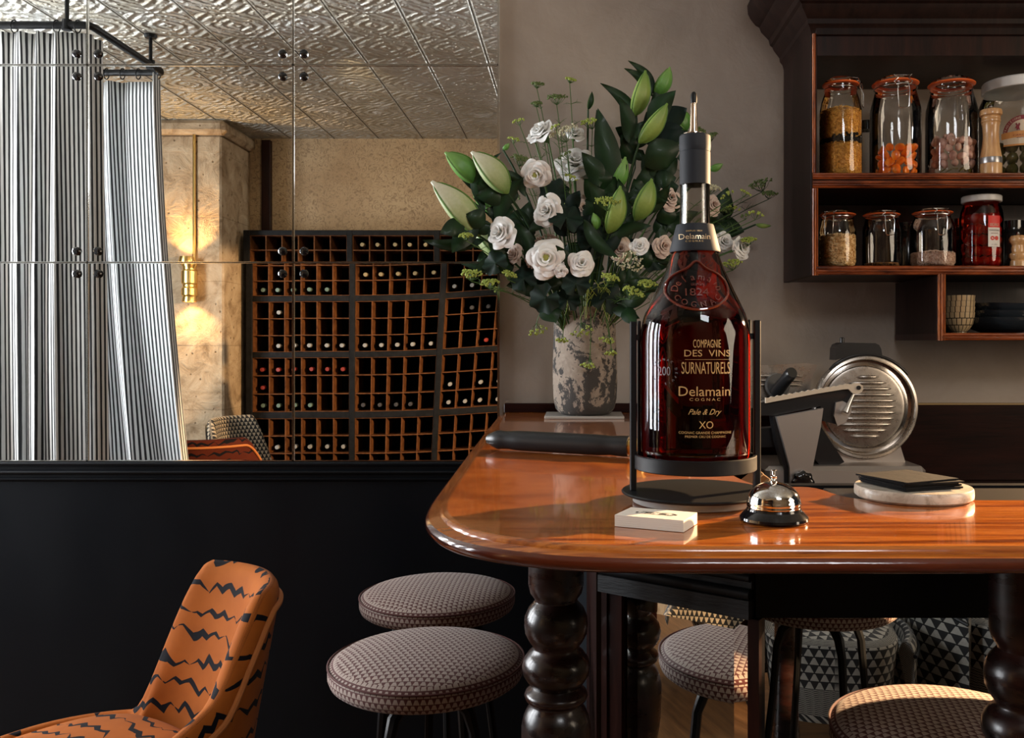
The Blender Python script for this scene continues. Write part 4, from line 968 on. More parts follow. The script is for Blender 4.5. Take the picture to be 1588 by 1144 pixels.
# big jar with white lid, label showing two tiny figures replaced by plain shield shape
x4 = jx(1577, 2.68); t = T('pickle_jar', 'wide glass pickle jar with a white screw lid and arched paper label', 'jar', (x4, 2.675, Z1+.0006))
jar_glass_parts(t, .112, .292, .094, [(0,0),(.10,0),(.110,.006),(.112,.02),(.112,.19),(.110,.215),(.098,.245),(.092,.255),(.092,.27)])
O('screw_lid', M().lathe([(.097,.262),(.099,.264),(.099,.288),(.096,.292),(0,.292)], 56), mat('white_tin_lid', (.62,.61,.58), .35), t, ang=30)
lab_c = mat('cream_paper_label', (.60,.52,.40), .7); lab_r = mat('maroon_label_print', (.20,.02,.03), .6); lab_g = mat('orange_label_print', (.55,.26,.08), .6)
def on_jar(m, pts, Rr, zc, rot, off=.0006):       # map (u,v) metres onto the jar front
    return [((Rr+off)*math.sin(u/Rr+rot), -(Rr+off)*math.cos(u/Rr+rot), zc+v) for u, v in pts]
def arcband(r0, r1, a0, a1, n=20):
    m = []; fs = []
    for i in range(n+1):
        a = R(a0+(a1-a0)*i/n); m += [(r0*math.cos(a), r0*math.sin(a)), (r1*math.cos(a), r1*math.sin(a))]
    for i in range(n): fs.append((2*i, 2*i+1, 2*i+3, 2*i+2))
    return m, fs
def onj(name, uv, fs, zc, rot, off, mt, par=t, Rr=.112): m = M(); m.add(on_jar(m, uv, Rr, zc, rot, off), [f[::-1] for f in fs]); O(name, m, mt, par, smooth=False)
u, f = arcband(0, .050, 0, 180); onj('paper_label', u, f, .118, -.34, .0006, lab_c)
gu = [(-.05+.1*i/10, v) for v in (-.030, 0) for i in range(11)]; gf = [(i, i+1, i+12, i+11) for i in range(10)]; onj('paper_label', gu, [q[::-1] for q in gf], .118, -.34, .0006, lab_c)
u, f = arcband(.040, .052, 5, 175); onj('label_band', u, f, .118, -.34, .0009, lab_r)
gu = [(-.056+.112*i/10, v+.004*math.sin(i/10*PI)) for v in (-.014, .004) for i in range(11)]; onj('label_banner', gu, [q[::-1] for q in gf], .118, -.34, .0011, lab_g)
gu = [(-.05+.1*i/10, v) for v in (-.034, -.029) for i in range(11)]; onj('label_foot', gu, [q[::-1] for q in gf], .118, -.34, .0011, lab_g)
def jtext(s, u0, v0, h, wdt, zc, rot, mt, par, Rr, off=.0014, arcr=None, a0=0, a1=0):
    m = M()
    if arcr:
        for i, ch in enumerate(s):
            if ch == ' ': continue
            vs, fs, w0 = text2d(ch); a = R(a0+(a1-a0)*i/(len(s)-1)); rt = a-PI/2; sc = h/.69
            m.add(on_jar(m, [(arcr*math.cos(a)+(x*sc)*math.cos(rt)-(y-.345)*sc*math.sin(rt), arcr*math.sin(a)+(x*sc)*math.sin(rt)+(y-.345)*sc*math.cos(rt)) for x, y in vs], Rr, zc, rot, off), fs)
    else:
        vs, fs, w0 = text2d(s); m.add(on_jar(m, [(u0+x*wdt/w0, v0+(y-.345)*h/.69) for x, y in vs], Rr, zc, rot, off), fs)
    O('label_lettering', m, mt, par, smooth=False)
jtext('TRADIZIONE CASERECCIA', 0, 0, .006, 0, .118, -.34, lab_c, t, .112, arcr=.046, a0=172, a1=8)
jtext('CARCIOFI', 0, -.004, .005, .05, .118, -.34, lab_r, t, .112); jtext('INTERI', 0, -.011, .0035, .03, .118, -.34, lab_r, t, .112)
for sx in (-1, 1):
    u = [(sx*.013+a, b_+.019) for a, b_ in ((-.006,.010),(-.002,.012),(0,.006),(.004,.012),(.007,.008),(.004,0),(.006,-.009),(.002,-.006),(-.002,-.010),(-.003,-.002),(-.008,-.004),(-.003,.004))]; onj('label_emblem', u, [tuple(range(12))[::-1]], .118, -.34, .0012, lab_r)
pkm = mat('olive_green_pickle', (.10,.09,.025), .3, coat=.5); cproto = None
for k in range(16):
    a = -PI/2+(k % 6-2.5)*.42; zz = .022+.032*(k//6)
    if cproto is None:
        m = M().ball((0,0,0), .020, 12, 8, (1,.9,.8), .08); o = O('pickled_artichoke', m, pkm, None, label='olive green pickled artichoke in the white lidded jar', cat='artichoke', group='artichokes in the pickle jar', org=(0,0,0)); cproto = o
    else: o = cproto.copy(); COL.objects.link(o)
    o.location = (x4+.084*math.cos(a), 2.675+.084*math.sin(a), Z1+zz); o.rotation_euler = (k, k*1.7, k*.6)
# wooden mills
mw = stripes_grain('mill_beech', (.36,.17,.06), (.66,.40,.18), 4, .35, .4, (6,6,1.2), .1)
def mill(x, y, z, k, label, pf, mt, band=None):
    t = T('pepper_mill', label, 'pepper mill', (x, y, z+.0006))
    O('mill_body', M().lathe([(r_*k, h*k) for r_, h in pf], 40), mt, t, ang=40)
    if band: O('clear_band', M().lathe([(.0302*k,.031*k),(.0306*k,.033*k),(.0306*k,.046*k),(.0302*k,.048*k)], 40, cap=False), band, t)
    O('top_knob', M().lathe([(.004*k,pf[-1][1]*k),(.006*k,(pf[-1][1]+.004)*k),(.0045*k,(pf[-1][1]+.009)*k),(.002*k,(pf[-1][1]+.012)*k),(0,(pf[-1][1]+.012)*k)], 16), wire, t)
mill(jx(1536.5, 2.575), 2.575, Z1, 1.0, 'tall beech pepper mill in front of the white lidded jar', [(0,0),(.0300,0),(.0302,.030),(.0300,.031),(.0300,.048),(.0295,.050),(.0240,.080),(.0215,.105),(.0225,.135),(.0250,.145),(.0240,.148),(.0262,.150),(.0262,.155),(.0245,.157),(.0262,.160),(.0255,.164),(.0235,.166),(.0300,.169),(.0308,.176),(.0290,.184),(.020,.188),(0,.189)], mw, mat('grey_metal_band', (.30,.29,.29), .3, metal=.7))
mill(jx(1579, 2.59), 2.59, Z2, .92, 'short turned wooden pepper mill beside the tomato jar', [(0,0),(.024,0),(.024,.018),(.020,.022),(.026,.032),(.026,.040),(.019,.046),(.0205,.060),(.018,.066),(.019,.070),(.026,.078),(.027,.088),(.022,.097),(0,.099)], mw)
# lower shelf
x = jx(1298.5); clip_jar('storage_jar', x, JY, Z2, .0535, .166, .046, 'short clip jar of chickpeas at the left end of the lower shelf', R(-38))
grains('chickpeas', x, JY, Z2, .0520, .092, 620, .0042, (.66,.40,.15), (.95,.72,.40), 'pale chickpeas in the short left jar', 'chickpeas', dome=.006)
x = jx(1367); clip_jar('storage_jar', x, JY, Z2, .0545, .166, .046, 'nearly empty short clip jar, second from the left on the lower shelf', R(3))
grains('dried_spice', x, JY, Z2, .052, .010, 120, .004, (.10,.04,.01), (.30,.13,.03), 'thin layer of brown spice at the bottom of the nearly empty jar', 'spice')
x = jx(1446); clip_jar('storage_jar', x, JY, Z2, .0640, .172, .050, 'short clip jar of pinkish coarse salt on the lower shelf', R(2))
grains('pink_salt', x, JY, Z2, .0625, .042, 1100, .0024, (.56,.34,.24), (.82,.64,.52), 'pinkish coarse salt in the short clip jar', 'salt', dome=.010)
x = jx(1522); t = T('tomato_jar', 'tall jar of red tomatoes with white lid and red and white label', 'jar', (x, JY, Z2+.0006))
redj = thin_glass('red_tinted_jar_glass', (.75,.22,.14), 1.5)
pf = [(0,0),(.053,0),(.0585,.006),(.060,.018),(.060,.145),(.057,.165),(.050,.182),(.048,.19),(.048,.197)]
O('jar_body', M().lathe(pf, 48, cap=False), redj, t, ang=60)
O('screw_lid', M().lathe([(.0530,.191),(.0555,.193),(.0555,.207),(.053,.2095),(0,.2095)], 48), mat('white_tin_lid', (.58,.56,.52), .35), t, ang=30)
jtext_mat = ink
gu2 = [(-.0185+.037*i/10, v) for v in (-.055, .012) for i in range(11)]; onj('paper_label', gu2, [q[::-1] for q in gf], .112, .18, .0006, mat('white_paper_label', (.72,.68,.62), .6), t, .06)
gu2 = [(-.0185+.037*i/10, v) for v in (.012, .046) for i in range(11)]; onj('label_band', gu2, [q[::-1] for q in gf], .100, .18, .0008, mat('bright_red_print', (.62,.02,.015), .5), t, .06)
jtext('DECARLO', 0, .020, .008, .027, .100, .18, lab_c, t, .06, .0012); jtext('POMODORINI', 0, .004, .005, .031, .100, .18, ink, t, .06, .0010); jtext('semi-secchi', 0, -.004, .004, .022, .100, .18, lab_r, t, .06, .0010)
jtext('in olio', 0, -.036, .004, .018, .100, .18, mat('grey_print', (.35,.33,.30), .6), t, .06, .0010)
for sx in (-1, 1):
    u = [(sx*.0062+.0062*math.cos(a), -.0185+.0062*math.sin(a)) for a in [2*PI*i/16 for i in range(16)]]; onj('label_tomato', u, [tuple(range(16))[::-1]], .100, .18, .0010+.0002*sx, mat('tomato_print', (.55,.03,.015), .5), t, .06)
tm = mat('dried_tomato_red', (.42,.045,.015), .3, coat=.6); cproto = None
for k in range(30):
    a = -PI/2+(k % 6-2.5)*.55+.2*(k//6 % 2); zz = .018+.031*(k//6)
    if cproto is None:
        m = M().ball((0,0,0), .0165, 12, 8, (1,.9,1), .07); o = O('tomato', m, tm, None, label='dark red tomato in the jar with the red label', cat='tomato', group='tomatoes in the labelled jar', org=(0,0,0)); cproto = o
    else: o = cproto.copy(); COL.objects.link(o)
    o.location = (x+.039*math.cos(a), JY+.039*math.sin(a), Z2+zz); o.rotation_euler = (k, k*1.7, k*.6)
dg = mat('dark_jar_contents', (.012,.010,.009), .2, coat=.5)
for i, (px, w_, h, z, lab) in enumerate(((1406,.034,.150,Z2,'dark narrow jar standing behind the pinkish salt jar'),(1478,.040,.16,Z2,'dark jar standing behind and left of the tomato jar'),(1570,.042,.155,Z2,'dark lidded jar behind the short pepper mill'),(1343,.030,.2,Z1,'small dark bottle between the two leftmost tall jars'))):
    t = T('dark_jar', lab, 'jar', (jx(px, 2.77), 2.77, z+.0006))
    O('jar_body', M().lathe([(0,0),(w_*.95,0),(w_,.01),(w_,h*.7),(w_*.8,h*.8),(w_*.8,h*.86)], 28, cap=True), [dg, jarglass][i == 3], t); O('lid', M().lathe([(w_*.86,h*.86),(w_*.86,h),(0,h)], 28), G['blackknob'], t)
# print leaning in the upper shelf (pale card)
# bowls
bw = mat('cream_glazed_bowl', (.50,.36,.20), .3, coat=.4); n = N(bw); co = n.sep(n.coord('Object'))
ang_ = n.math('ARCTAN2', co[1], co[0]); gx = n.math('ABSOLUTE', n.math('SUBTRACT', n.math('FRACT', n.math('MULTIPLY', n.math('ADD', ang_, n.math('MULTIPLY', n.math('FLOOR', n.math('MULTIPLY', co[2], 1/.0215)), .13)), 19/(2*PI))), .5))
gz = n.math('ABSOLUTE', n.math('SUBTRACT', n.math('FRACT', n.math('SUBTRACT', n.math('MULTIPLY', co[2], 50.0), .15)), .5))
ln = n.math('MAXIMUM', n.math('GREATER_THAN', gx, .41), n.math('GREATER_THAN', gz, .44))
n.base(n.mix(ln, (.50,.36,.20), (.015,.012,.010)))
bl = ['lowest of the four stacked cream bowls with black grid lines', 'second from the bottom of the stacked cream grid bowls', 'third from the bottom of the stacked cream grid bowls', 'topmost of the four stacked cream bowls with black grid lines']
pfb = [(0,.003),(.018,.003),(.019,0),(.021,0),(.021,.004),(.030,.012),(.038,.024),(.0425,.040),(.0445,.060),(.0430,.060),(.0405,.040),(.036,.026),(.026,.014),(0,.009)]
for k in range(4):
    m = M().lathe(pfb, 48, cap=False)
    o = O('stacked_bowl', m, bw, None, label=bl[k], cat='bowl', group='cream grid bowls', org=(0,0,0)); o.location = (jx(1487, 2.65), 2.65, Z3+.0006+k*.0165); o.rotation_euler = (0,0,k*.7)
plm = mat('dark_blue_glaze', (.020,.026,.032), .12, coat=.8)
for k in range(3):
    m = M().lathe([(0,.002),(.05,.002),(.052,0),(.055,.0),(.085,.012),(.105,.030),(.110,.044),(.108,.045),(.100,.032),(.08,.016),(0,.008)], 56, cap=False)
    o = O('shallow_bowl', m, plm, None, label=['lowest of the three dark glazed shallow bowls in the bottom compartment','middle one of the three dark glazed shallow bowls','topmost of the three dark glazed shallow bowls, slightly tilted'][k], cat='bowl', group='dark glazed shallow bowls', org=(0,0,0)); o.location = (1.255+.01*k, 2.67, Z3+.001+k*.019); o.rotation_euler = (0, R([0,1.0,3][k]), 0)
m = M().lathe([(0,.001),(.028,.0),(.032,.006),(.034,.022),(.032,.024),(.029,.008),(0,.004)], 32, cap=False)
for k in range(2):
    o = O('small_dish', m, plm, None, label=['small dark dish resting in the top shallow bowl, left one','small dark dish resting in the top shallow bowl, right one'][k], cat='dish', org=(0,0,0)); o.location = (1.215+.075*k, 2.64, Z3+.056); 
# ---------------------------------------------------------------- meat slicer
SY = 2.60; ss = F/SY
def sp(px, py, dy=0): return P(px, py, SY) + Vector((0, dy, 0))
alu = mat('cast_aluminium', (.54,.49,.45), .38, metal=.85); n = N(alu); n.bump(n.noise(n.coord(), 60, 3), .05, .001)
alu2 = mat('satin_aluminium', (.46,.41,.36), .26, metal=.9); nd = N(alu2); nd.rough(nd.ramp(nd.noise(nd.coord('Object', (8,8,8)), 6, 5), [(.3,(.24,)*3),(.7,(.32,)*3)]))
blk = mat('black_plastic', (.010,.010,.011), .35, coat=.2); wh = mat('cream_bone_plastic', (.66,.55,.42), .45)
slc = T('meat_slicer', 'aluminium meat slicer with round ribbed blade cover behind the bar', 'meat slicer', ((1290-CX)/ss, SY, .8855))
def px_box(m, x0, y0, x1, y1, d0, d1, c=.002): a = sp(x0, y0, d0); b_ = sp(x1, y1, d1); return m.box(tuple(a), tuple(b_), c)
O('base_housing', px_box(M(), 1176, 716, 1417, 749, -.10, .17, .012), alu, slc, world=True, ang=30)
O('rear_housing', M().prism([sp(1258,716,.0), sp(1404,716,.0), sp(1396,690,.0), sp(1268,660,.0)], (0,.14,0)), alu, slc, world=True, smooth=False)
for px in (1190, 1400):
    for dy in (-.07, .14): O('foot', M().lathe([(.018,.8855),(.018,.905),(.014,sp(0,749).z+.002)], 20, ((px-CX)/ss, SY+dy, 0)), blk, slc, world=True)
cc = sp(1341, 631)
def dsk(prof, c, seg=72): return M().lathe(prof, seg, (0,0,0)).xf(Matrix.Translation(c) @ Matrix.Rotation(R(90), 4, 'X'))
O('blade_guard', dsk([(.128,-.02),(.147,-.02),(.1495,-.012),(.1495,.012),(.146,.018),(.139,.020),(.136,.016),(.136,.0),(.128,-.02)], cc), alu2, slc, world=True, ang=30)
O('blade', dsk([(0,.004),(.110,.006),(.1345,.0),(.1345,-.004),(0,-.004)], cc), mat('mirror_steel_blade', (.60,.55,.50), .14, metal=1), slc, world=True, ang=20)
c2_ = sp(1337, 630, -.006)
bcov = O('blade_cover', dsk([(.117,.0),(.1175,.006),(.115,.011),(.108,.0125),(0,.0135)], c2_), alu2, slc, world=True, ang=25)
for k in range(11):
    y = 584+k*9.1; hw = math.sqrt(max(0, 52**2-(y-630)**2))*.98
    rb = M().tube([sp(1337-hw+4+8*(k<5), y, -.0205), sp(1337-hw+12+8*(k<5), y, -.0225), sp(1337+hw-10, y, -.0225), sp(1337+hw-2, y, -.0205)], [.0008,.0052,.0052,.0008], 10, flat=1.0); O('rib', rb, alu2, bcov, world=True)
pl = [sp(a, b_, -.015) for a, b_ in ((1293,558),(1294,540),(1297,534),(1304,531),(1355,532),(1361,535),(1364,541),(1367,559),(1352,554),(1320,552))]
O('sharpener_housing', M().prism(pl, (0,.06,0)), mat('grey_cast_housing', (.022,.021,.021), .4, metal=.3), slc, world=True, smooth=False)
O('sharpener_knob', M().tube([sp(1307.5, 533, .01), sp(1307.5, 524, .01), sp(1307.5, 523, .01)], [.0065,.0065,.004], 14), blk, slc, world=True)
ar = [];
for k in range(14): a = R(38+(k)*7.4); ar.append(cc+Vector((math.cos(a)*.152, -.012, math.sin(a)*.152)))
O('guard_arc', M().tube(ar, [.0045]*13+[.002], 10), blk, slc, world=True)
O('gauge_plate', M().prism([sp(1165,578,.03), sp(1168,568,.03), sp(1255,563,.03), sp(1272,566,.03), sp(1262,590,.03), sp(1258,625,.03), sp(1165,634,.03)], (0,.012,0)), alu2, slc, world=True, smooth=False)
for k in range(3): y = 583.5+k*7; O('gauge_rib', M().tube([sp(1168,y+1,.029), sp(1176,y,.027), sp(1238,y,.027), sp(1248,y+1,.029)], [.001,.004,.004,.001], 8), alu2, slc, world=True)
O('pusher_handle', M().tube([sp(1203,607,-.01), sp(1208,592,-.055), sp(1214,577,-.100), sp(1215,575.5,-.106)], [.019,.0175,.0175,.015], 24), blk, slc, world=True)
O('handle_flange', M().tube([sp(1206,598,.012), sp(1207,597,-.004)], [.036,.034], 28), mat('dark_grey_plastic', (.06,.058,.055), .5), slc, world=True)
trp = [sp(a, b_, -.10) for a, b_ in ((1165,621),(1260,606),(1303,597),(1306,608),(1292,628),(1286,654),(1262,648),(1258,626),(1190,640),(1165,640))]
O('carriage_tray', M().prism(trp, (0,.05,0)), blk, slc, world=True, smooth=False)
tb = [(1165,618),(1180,614)]; 
up = []; 
for k in range(27): up.append((1175+k*4.6, 613.6-k*.80+(.8 if k % 2 else -.8)))
up += [(1302,593.5),(1308,591),(1314,591.5),(1319,595),(1320,600),(1317,605),(1311,607.5),(1304,606),(1298,600)]
lo = [(1290,600.5),(1250,607),(1175,621)]
O('toothed_rail', M().prism([sp(a, b_, -.112) for a, b_ in up+lo], (0,.014,0)), wh, slc, world=True, smooth=False)
O('rail_bolt', M().tube([sp(1312.5,598,-.116), sp(1312.5,598,-.110)], [.006,.006], 14), blk, slc, world=True)
O('clamp_bracket', M().prism([sp(a, b_, -.108) for a, b_ in ((1280,620),(1290,618),(1302,624),(1303,634),(1294,650),(1282,655),(1277,640))], (0,.03,0)), alu, slc, world=True, smooth=False)
O('clamp_screw', M().tube([sp(1291,634,-.125), sp(1297,622,-.12), sp(1305,608,-.112)], [.009,.006,.004], 12), steel, slc, world=True)
O('carriage_post', M().prism([sp(a, b_, -.125) for a, b_ in ((1189.5,641),(1258.5,628),(1255,655),(1248,690),(1243,715),(1243,790),(1209,790),(1209,715),(1200,680))], (0,.02,0)), alu, slc, world=True, smooth=False)
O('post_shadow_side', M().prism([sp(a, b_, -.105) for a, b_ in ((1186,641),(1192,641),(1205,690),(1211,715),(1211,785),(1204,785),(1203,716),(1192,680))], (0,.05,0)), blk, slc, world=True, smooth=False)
kn = M(); pts = []
rows = []
for (rs, d) in ((.0,-.152),(.020,-.152),(.028,-.148),(.0305,-.140),(.028,-.130),(.015,-.124)):
    row = []
    for k in range(48): a = 2*PI*k/48; q = rs*(1+.07*math.cos(a*8)); p = sp(1226.5,735.5,d); row.append(p+Vector((q*math.cos(a),0,q*math.sin(a))))
    rows.append(row)
kn.grid(rows, closed=True); O('lock_knob', kn, G['blackknob'], slc, world=True, ang=60)
O('product_table', M().prism([sp(a, b_, -.06) for a, b_ in ((1165,662),(1262,655),(1300,712),(1288,718),(1262,716),(1240,688),(1165,690))], (0,.05,0)), blk, slc, world=True, smooth=False)
# ---------------------------------------------------------------- vase, tile and flowers
VX, VY = (907-CX)/F*2.70, 2.70
vs_ = F/VY
tile = M().box((P(845,0,2.66).x, 2.615, ZT+.0005), (P(967,0,2.66).x, 2.795, ZT+.008), .001)
O('slate_tile', tile, mat('pale_grey_tile', (.42,.40,.37), .35, coat=.3), None, label='pale grey square tile under the mottled vase', cat='tile')
vm = mat('mottled_clay', (.36,.29,.23), .85); n = N(vm); v = n.coord('Object', (1,1,.9))
f1 = n.noise(v, 9, 7, .7, .8); f2 = n.noise(v, 34, 6, .7, 1.0); zz = n.sep(v)[2]
k = n.ramp(n.math('ADD', n.math('MULTIPLY', f1, .65), n.math('ADD', n.math('MULTIPLY', f2, .35), n.math('MULTIPLY', zz, -.28))), [(.475, (1,1,1)), (.505, (0,0,0))])
k = n.ramp(n.math('ADD', n.math('ADD', n.math('MULTIPLY', f1, .6), n.math('MULTIPLY', f2, .4)), n.math('MULTIPLY', zz, -.30)), [(.455, (0,0,0)), (.475, (1,1,1))])
n.base(n.mix(k, n.ramp(f2, [(.3, (.24,.19,.15)), (.7, (.42,.35,.28))]), (.055,.05,.046))); n.bump(n.math('ADD', f2, n.math('MULTIPLY', f1, .6)), .5, .006)
vz = lambda y: (649-y)/vs_
vase = T('clay_vase', 'mottled grey brown clay vase holding the white flower bouquet', 'vase', (VX, VY, ZT+.0085))
vp = [(0,.0),(.066,.0),(.078,.004),(.088,.018),(.0935,.045),(.0955,.09),(.0945,.16),(.0925,.23),(.0910,.29),(.0912,.312),(.0895,.318),(.086,.316),(.085,.30),(.086,.20),(.088,.10),(.08,.02),(0,.012)]
vmh = M().lathe(vp, 64, cap=False)
for v_ in vmh.v:
    a = math.atan2(v_.y, v_.x); q = 1+.012*math.sin(2*a+v_.z*9)+.008*math.sin(5*a+v_.z*22); v_.x *= q; v_.y *= q
O('vase_body', vmh, vm, vase, ang=70)
O('lip_groove', M().tube([(.0925*math.cos(2*PI*i/48), .0925*math.sin(2*PI*i/48), .292) for i in range(48)], .0025, 6, closed=True), vm, vase)
ZV = ZT+.0085+.318
def flowermat(name, c0, c1, c2=None, rough=.5, sss=0, coat=0):
    m = mat(name, c0, rough, coat=coat); nd = N(m); t_ = nd.new('ShaderNodeTexCoord'); s_ = nd.sep(t_.outputs['UV'])
    q = nd.math('ADD', s_[1], nd.math('MULTIPLY', nd.math('SUBTRACT', nd.noise(nd.coord('Object', (60,60,60)), 2, 3), .5), .25))
    st = [(.0, c0), (1.0, c1)] if c2 is None else [(.0, c0), (.5, c1), (1.0, c2)]
    nd.base(nd.ramp(q, st)); m.node_tree.nodes['Principled BSDF'].inputs['Subsurface Weight'].default_value = sss
    m.node_tree.nodes['Principled BSDF'].inputs['Subsurface Radius'].default_value = (.01,.01,.006); m.node_tree.nodes['Principled BSDF'].inputs['Subsurface Scale'].default_value = .3
    return m
m_leaf = flowermat('deep_green_leaf', (.006,.020,.007), (.013,.042,.013), (.008,.024,.010), .45, coat=.04)
m_leaf2 = flowermat('dark_blue_green_leaf', (.005,.014,.010), (.009,.026,.016), None, .55)
m_bud = flowermat('green_lily_bud', (.12,.22,.035), (.30,.42,.10), (.16,.30,.06), .42)
m_budw = flowermat('white_green_lily_bud', (.16,.28,.06), (.46,.54,.28), (.80,.80,.66), .42)
m_budg = flowermat('fresh_green_lily_bud', (.05,.16,.03), (.14,.34,.07), (.22,.42,.12), .4)
m_rib = mat('lily_bud_rib', (.10,.22,.04), .45)
m_pet = flowermat('white_petal', (.66,.66,.50), (.86,.86,.83), (.92,.92,.90), .5)
m_pink = flowermat('pale_pink_petal', (.46,.33,.26), (.66,.50,.42), (.70,.58,.50), .55)
m_stem = mat('green_stem', (.055,.12,.025), .5); m_stemd = mat('dark_green_stem', (.02,.05,.015), .5)
m_umb = mat('yellow_green_umbel', (.34,.42,.08), .6); m_umbd = mat('dull_green_umbel', (.12,.17,.05), .6)
m_lace = mat('creamy_lace_umbel', (.60,.58,.40), .6); m_sed = mat('brownish_pink_sedum', (.20,.125,.09), .7)
m_cen = mat('yellow_green_heart', (.40,.42,.10), .6)
for q_ in (m_leaf, m_leaf2, m_stemd): q_.node_tree.nodes['Principled BSDF'].inputs['Specular IOR Level'].default_value = .28
fr_ = random.Random(21)
def frame(d):
    d = Vector(d).normalized(); x = d.cross(Vector((0,-1,0)))
    if x.length < .05: x = d.cross(Vector((1,0,0)))
    x.normalize(); y = d.cross(x).normalized(); return x, y, d
def bezp(a, b_, c, n): return [a*(1-t)**2+b_*2*t*(1-t)+c*t*t for t in [i/n for i in range(n+1)]]
mouth = Vector((VX, VY, ZV-.01))
def stem_path(end, dirn=None, n=9, spread=.055):
    d = end-mouth; st_ = mouth+Vector((max(-spread, min(spread, d.x*.35)), max(-spread, min(spread, d.y*.5)), -.07))
    st_ = Vector((max(VX-.07, min(VX+.07, st_.x)), max(VY-.07, min(VY+.07, st_.y)), st_.z))
    mid = Vector((st_.x+(end.x-st_.x)*.35, st_.y+(end.y-st_.y)*.4, max(ZV+.03, st_.z+(end.z-st_.z)*.65)))
    return bezp(st_, mid, end, n)
def leaf_mesh(a, b_, w, curl=.15, side=0, n=12, fold=.25, nrm=None):
    a, b_ = Vector(a), Vector(b_); d = b_-a; L = d.length; x, y, dd = frame(d)
    if nrm is not None:
        y = (Vector(nrm)-dd*Vector(nrm).dot(dd)).normalized(); x = y.cross(dd).normalized()
    rows = []; uvs = []
    for i in range(n+1):
        t = i/n; c = a+d*t+y*(curl*L*math.sin(PI*t)) + x*(side*L*math.sin(PI*t))
        hw = w*.5*(math.sin(PI*min(1, t**.8))**.9)*(1 if t < .97 else .6)+.0004
        row = []; uvr = []
        for j in range(-2, 3): row.append(c+x*hw*j/2+y*(-fold*hw*(1-(j/2)**2)) + y*.002*math.sin(9*t+j)); uvr.append((j/4+.5, .5+j/4))
        rows.append(row); uvs.append(uvr)
    return rows, uvs
def add_leaf(par, a, b_, w, mt=None, **k):
    m = M(); r_, u_ = leaf_mesh(a, b_, w, **k); m.grid(r_, uvs=u_); return O('leaf', m, mt or m_leaf, par, world=True, ang=180)
def bud_mesh(a, b_, w, ridges=6, tipw=.12):
    a, b_ = Vector(a), Vector(b_); x, y, dd = frame(b_-a); L = (b_-a).length; rows = []; uvs = []; ns = 36
    for i in range(19):
        t = i/18; r_ = w*.45*(math.sin(PI*(t**.85))**.78*.96+.05*(1-t)+.0)
        if t > .93: r_ *= 1-(t-.93)/.07*.75
        r_ = max(r_, w*.05)
        row = []; uvr = []
        for k in range(ns):
            th = 2*PI*k/ns; q = 1+.075*math.cos(3*th+.5)+.035*math.cos(6*th); row.append(a+dd*L*t+(x*math.cos(th)+y*math.sin(th))*r_*q+x*(.04*L*math.sin(PI*t))); uvr.append((k/ns, t))
        rows.append(row); uvs.append(uvr)
    m = M(); m.grid(rows, closed=True, uvs=uvs); m.f.append(tuple(len(m.v)-ns+k for k in range(ns)))
    rib = M()
    for q in range(3):
        th = (2*PI*q-.5)/3; pts = []
        for i in range(1, 18):
            t = i/18; r_ = w*.45*(math.sin(PI*(t**.85))**.78*.96+.05*(1-t))*1.10*(1 if t <= .93 else 1-(t-.93)/.07*.75); pts.append(a+dd*L*t+(x*math.cos(th)+y*math.sin(th))*r_+x*(.04*L*math.sin(PI*t)))
        rib.tube(pts, [.0004]+[w*.035]*15+[.0004], 5)
    return m, rib
def FP(px, py, Y): return P(px, py, Y)
def lily(base, tip, w, Y, mt, label, dY=-.03, leaves=(), stem=True):
    a = FP(base[0], base[1], Y); b_ = FP(tip[0], tip[1], Y+dY)
    t = T('lily_stem', label, 'lily', tuple(a), 'lily buds of the bouquet')
    m, rib = bud_mesh(a, b_, w/F*Y); bd = O('lily_bud', m, mt, t, world=True, ang=180); O('bud_rib', rib, m_rib, bd, world=True)
    sp_ = stem_path(a); O('stem', M().tube(sp_, [.0034]*9+[.0028], 7), m_stemd, t, world=True)
    for (p, q, lw, cl, sd) in leaves: add_leaf(t, FP(p[0], p[1], Y+.01), FP(q[0], q[1], Y-.02), lw/F*Y, curl=cl, side=sd)
    return t
lily((744,366),(669,281),46,2.52,m_budw,'large white green lily bud pointing left, lowest on the left side',-.06,[((752,372),(655,372),20,.05,-.08),((750,365),(700,300),26,.0,.12)])
lily((740,284),(690,236),36,2.58,m_budg,'fresh green lily bud above the large white green one on the left',-.04,[((745,300),(694,250),24,.0,.10)])
lily((788,300),(731,235),42,2.55,m_budw,'white green lily bud leaning left over the mirror edge',-.04,[((752,330),(778,236),22,.1,-.28),((815,305),(775,262),16,.05,.15)])
lily((982,181),(1001,109),30,2.66,m_bud,'lily bud in the top cluster with dark leaf beside it',-.02,[((988,200),(931,129),20,.05,.14),((1012,150),(968,106),16,.05,.14)])
lily((1016,149),(1039,104),26,2.66,m_budg,'topmost right green lily bud of the bouquet',-.01,[((1016,148),(974,94),15,.05,.14)])
lily((991,222),(1035,160),30,2.60,m_bud,'lily bud leaning right, left of the steel pourer',-.03,[((1010,200),(1048,140),34,.05,-.1),((975,222),(960,150),24,.05,.1)])
lily((1066,202),(1043,168),28,2.70,m_budg,'green lily bud directly behind the steel pourer',0,[((1060,215),(1040,165),26,.05,-.05)])
lily((947,297),(970,243),28,2.62,m_budg,'short upright green lily bud in the middle of the bouquet',-.02,[((950,285),(925,170),34,.0,.02),((945,300),(903,250),30,.05,.1)])
lily((943,362),(962,288),33,2.50,m_bud,'yellow green lily bud standing upright in the bouquet centre',-.03,[((945,370),(1010,350),20,.1,-.1),((938,352),(912,280),26,.05,.1)])
lily((985,342),(1011,277),34,2.58,m_bud,'lily bud half hidden behind dark leaves, left of bottle neck',-.02,[((990,330),(1040,285),24,.1,.1),((975,312),(1035,312),22,.1,-.1)])
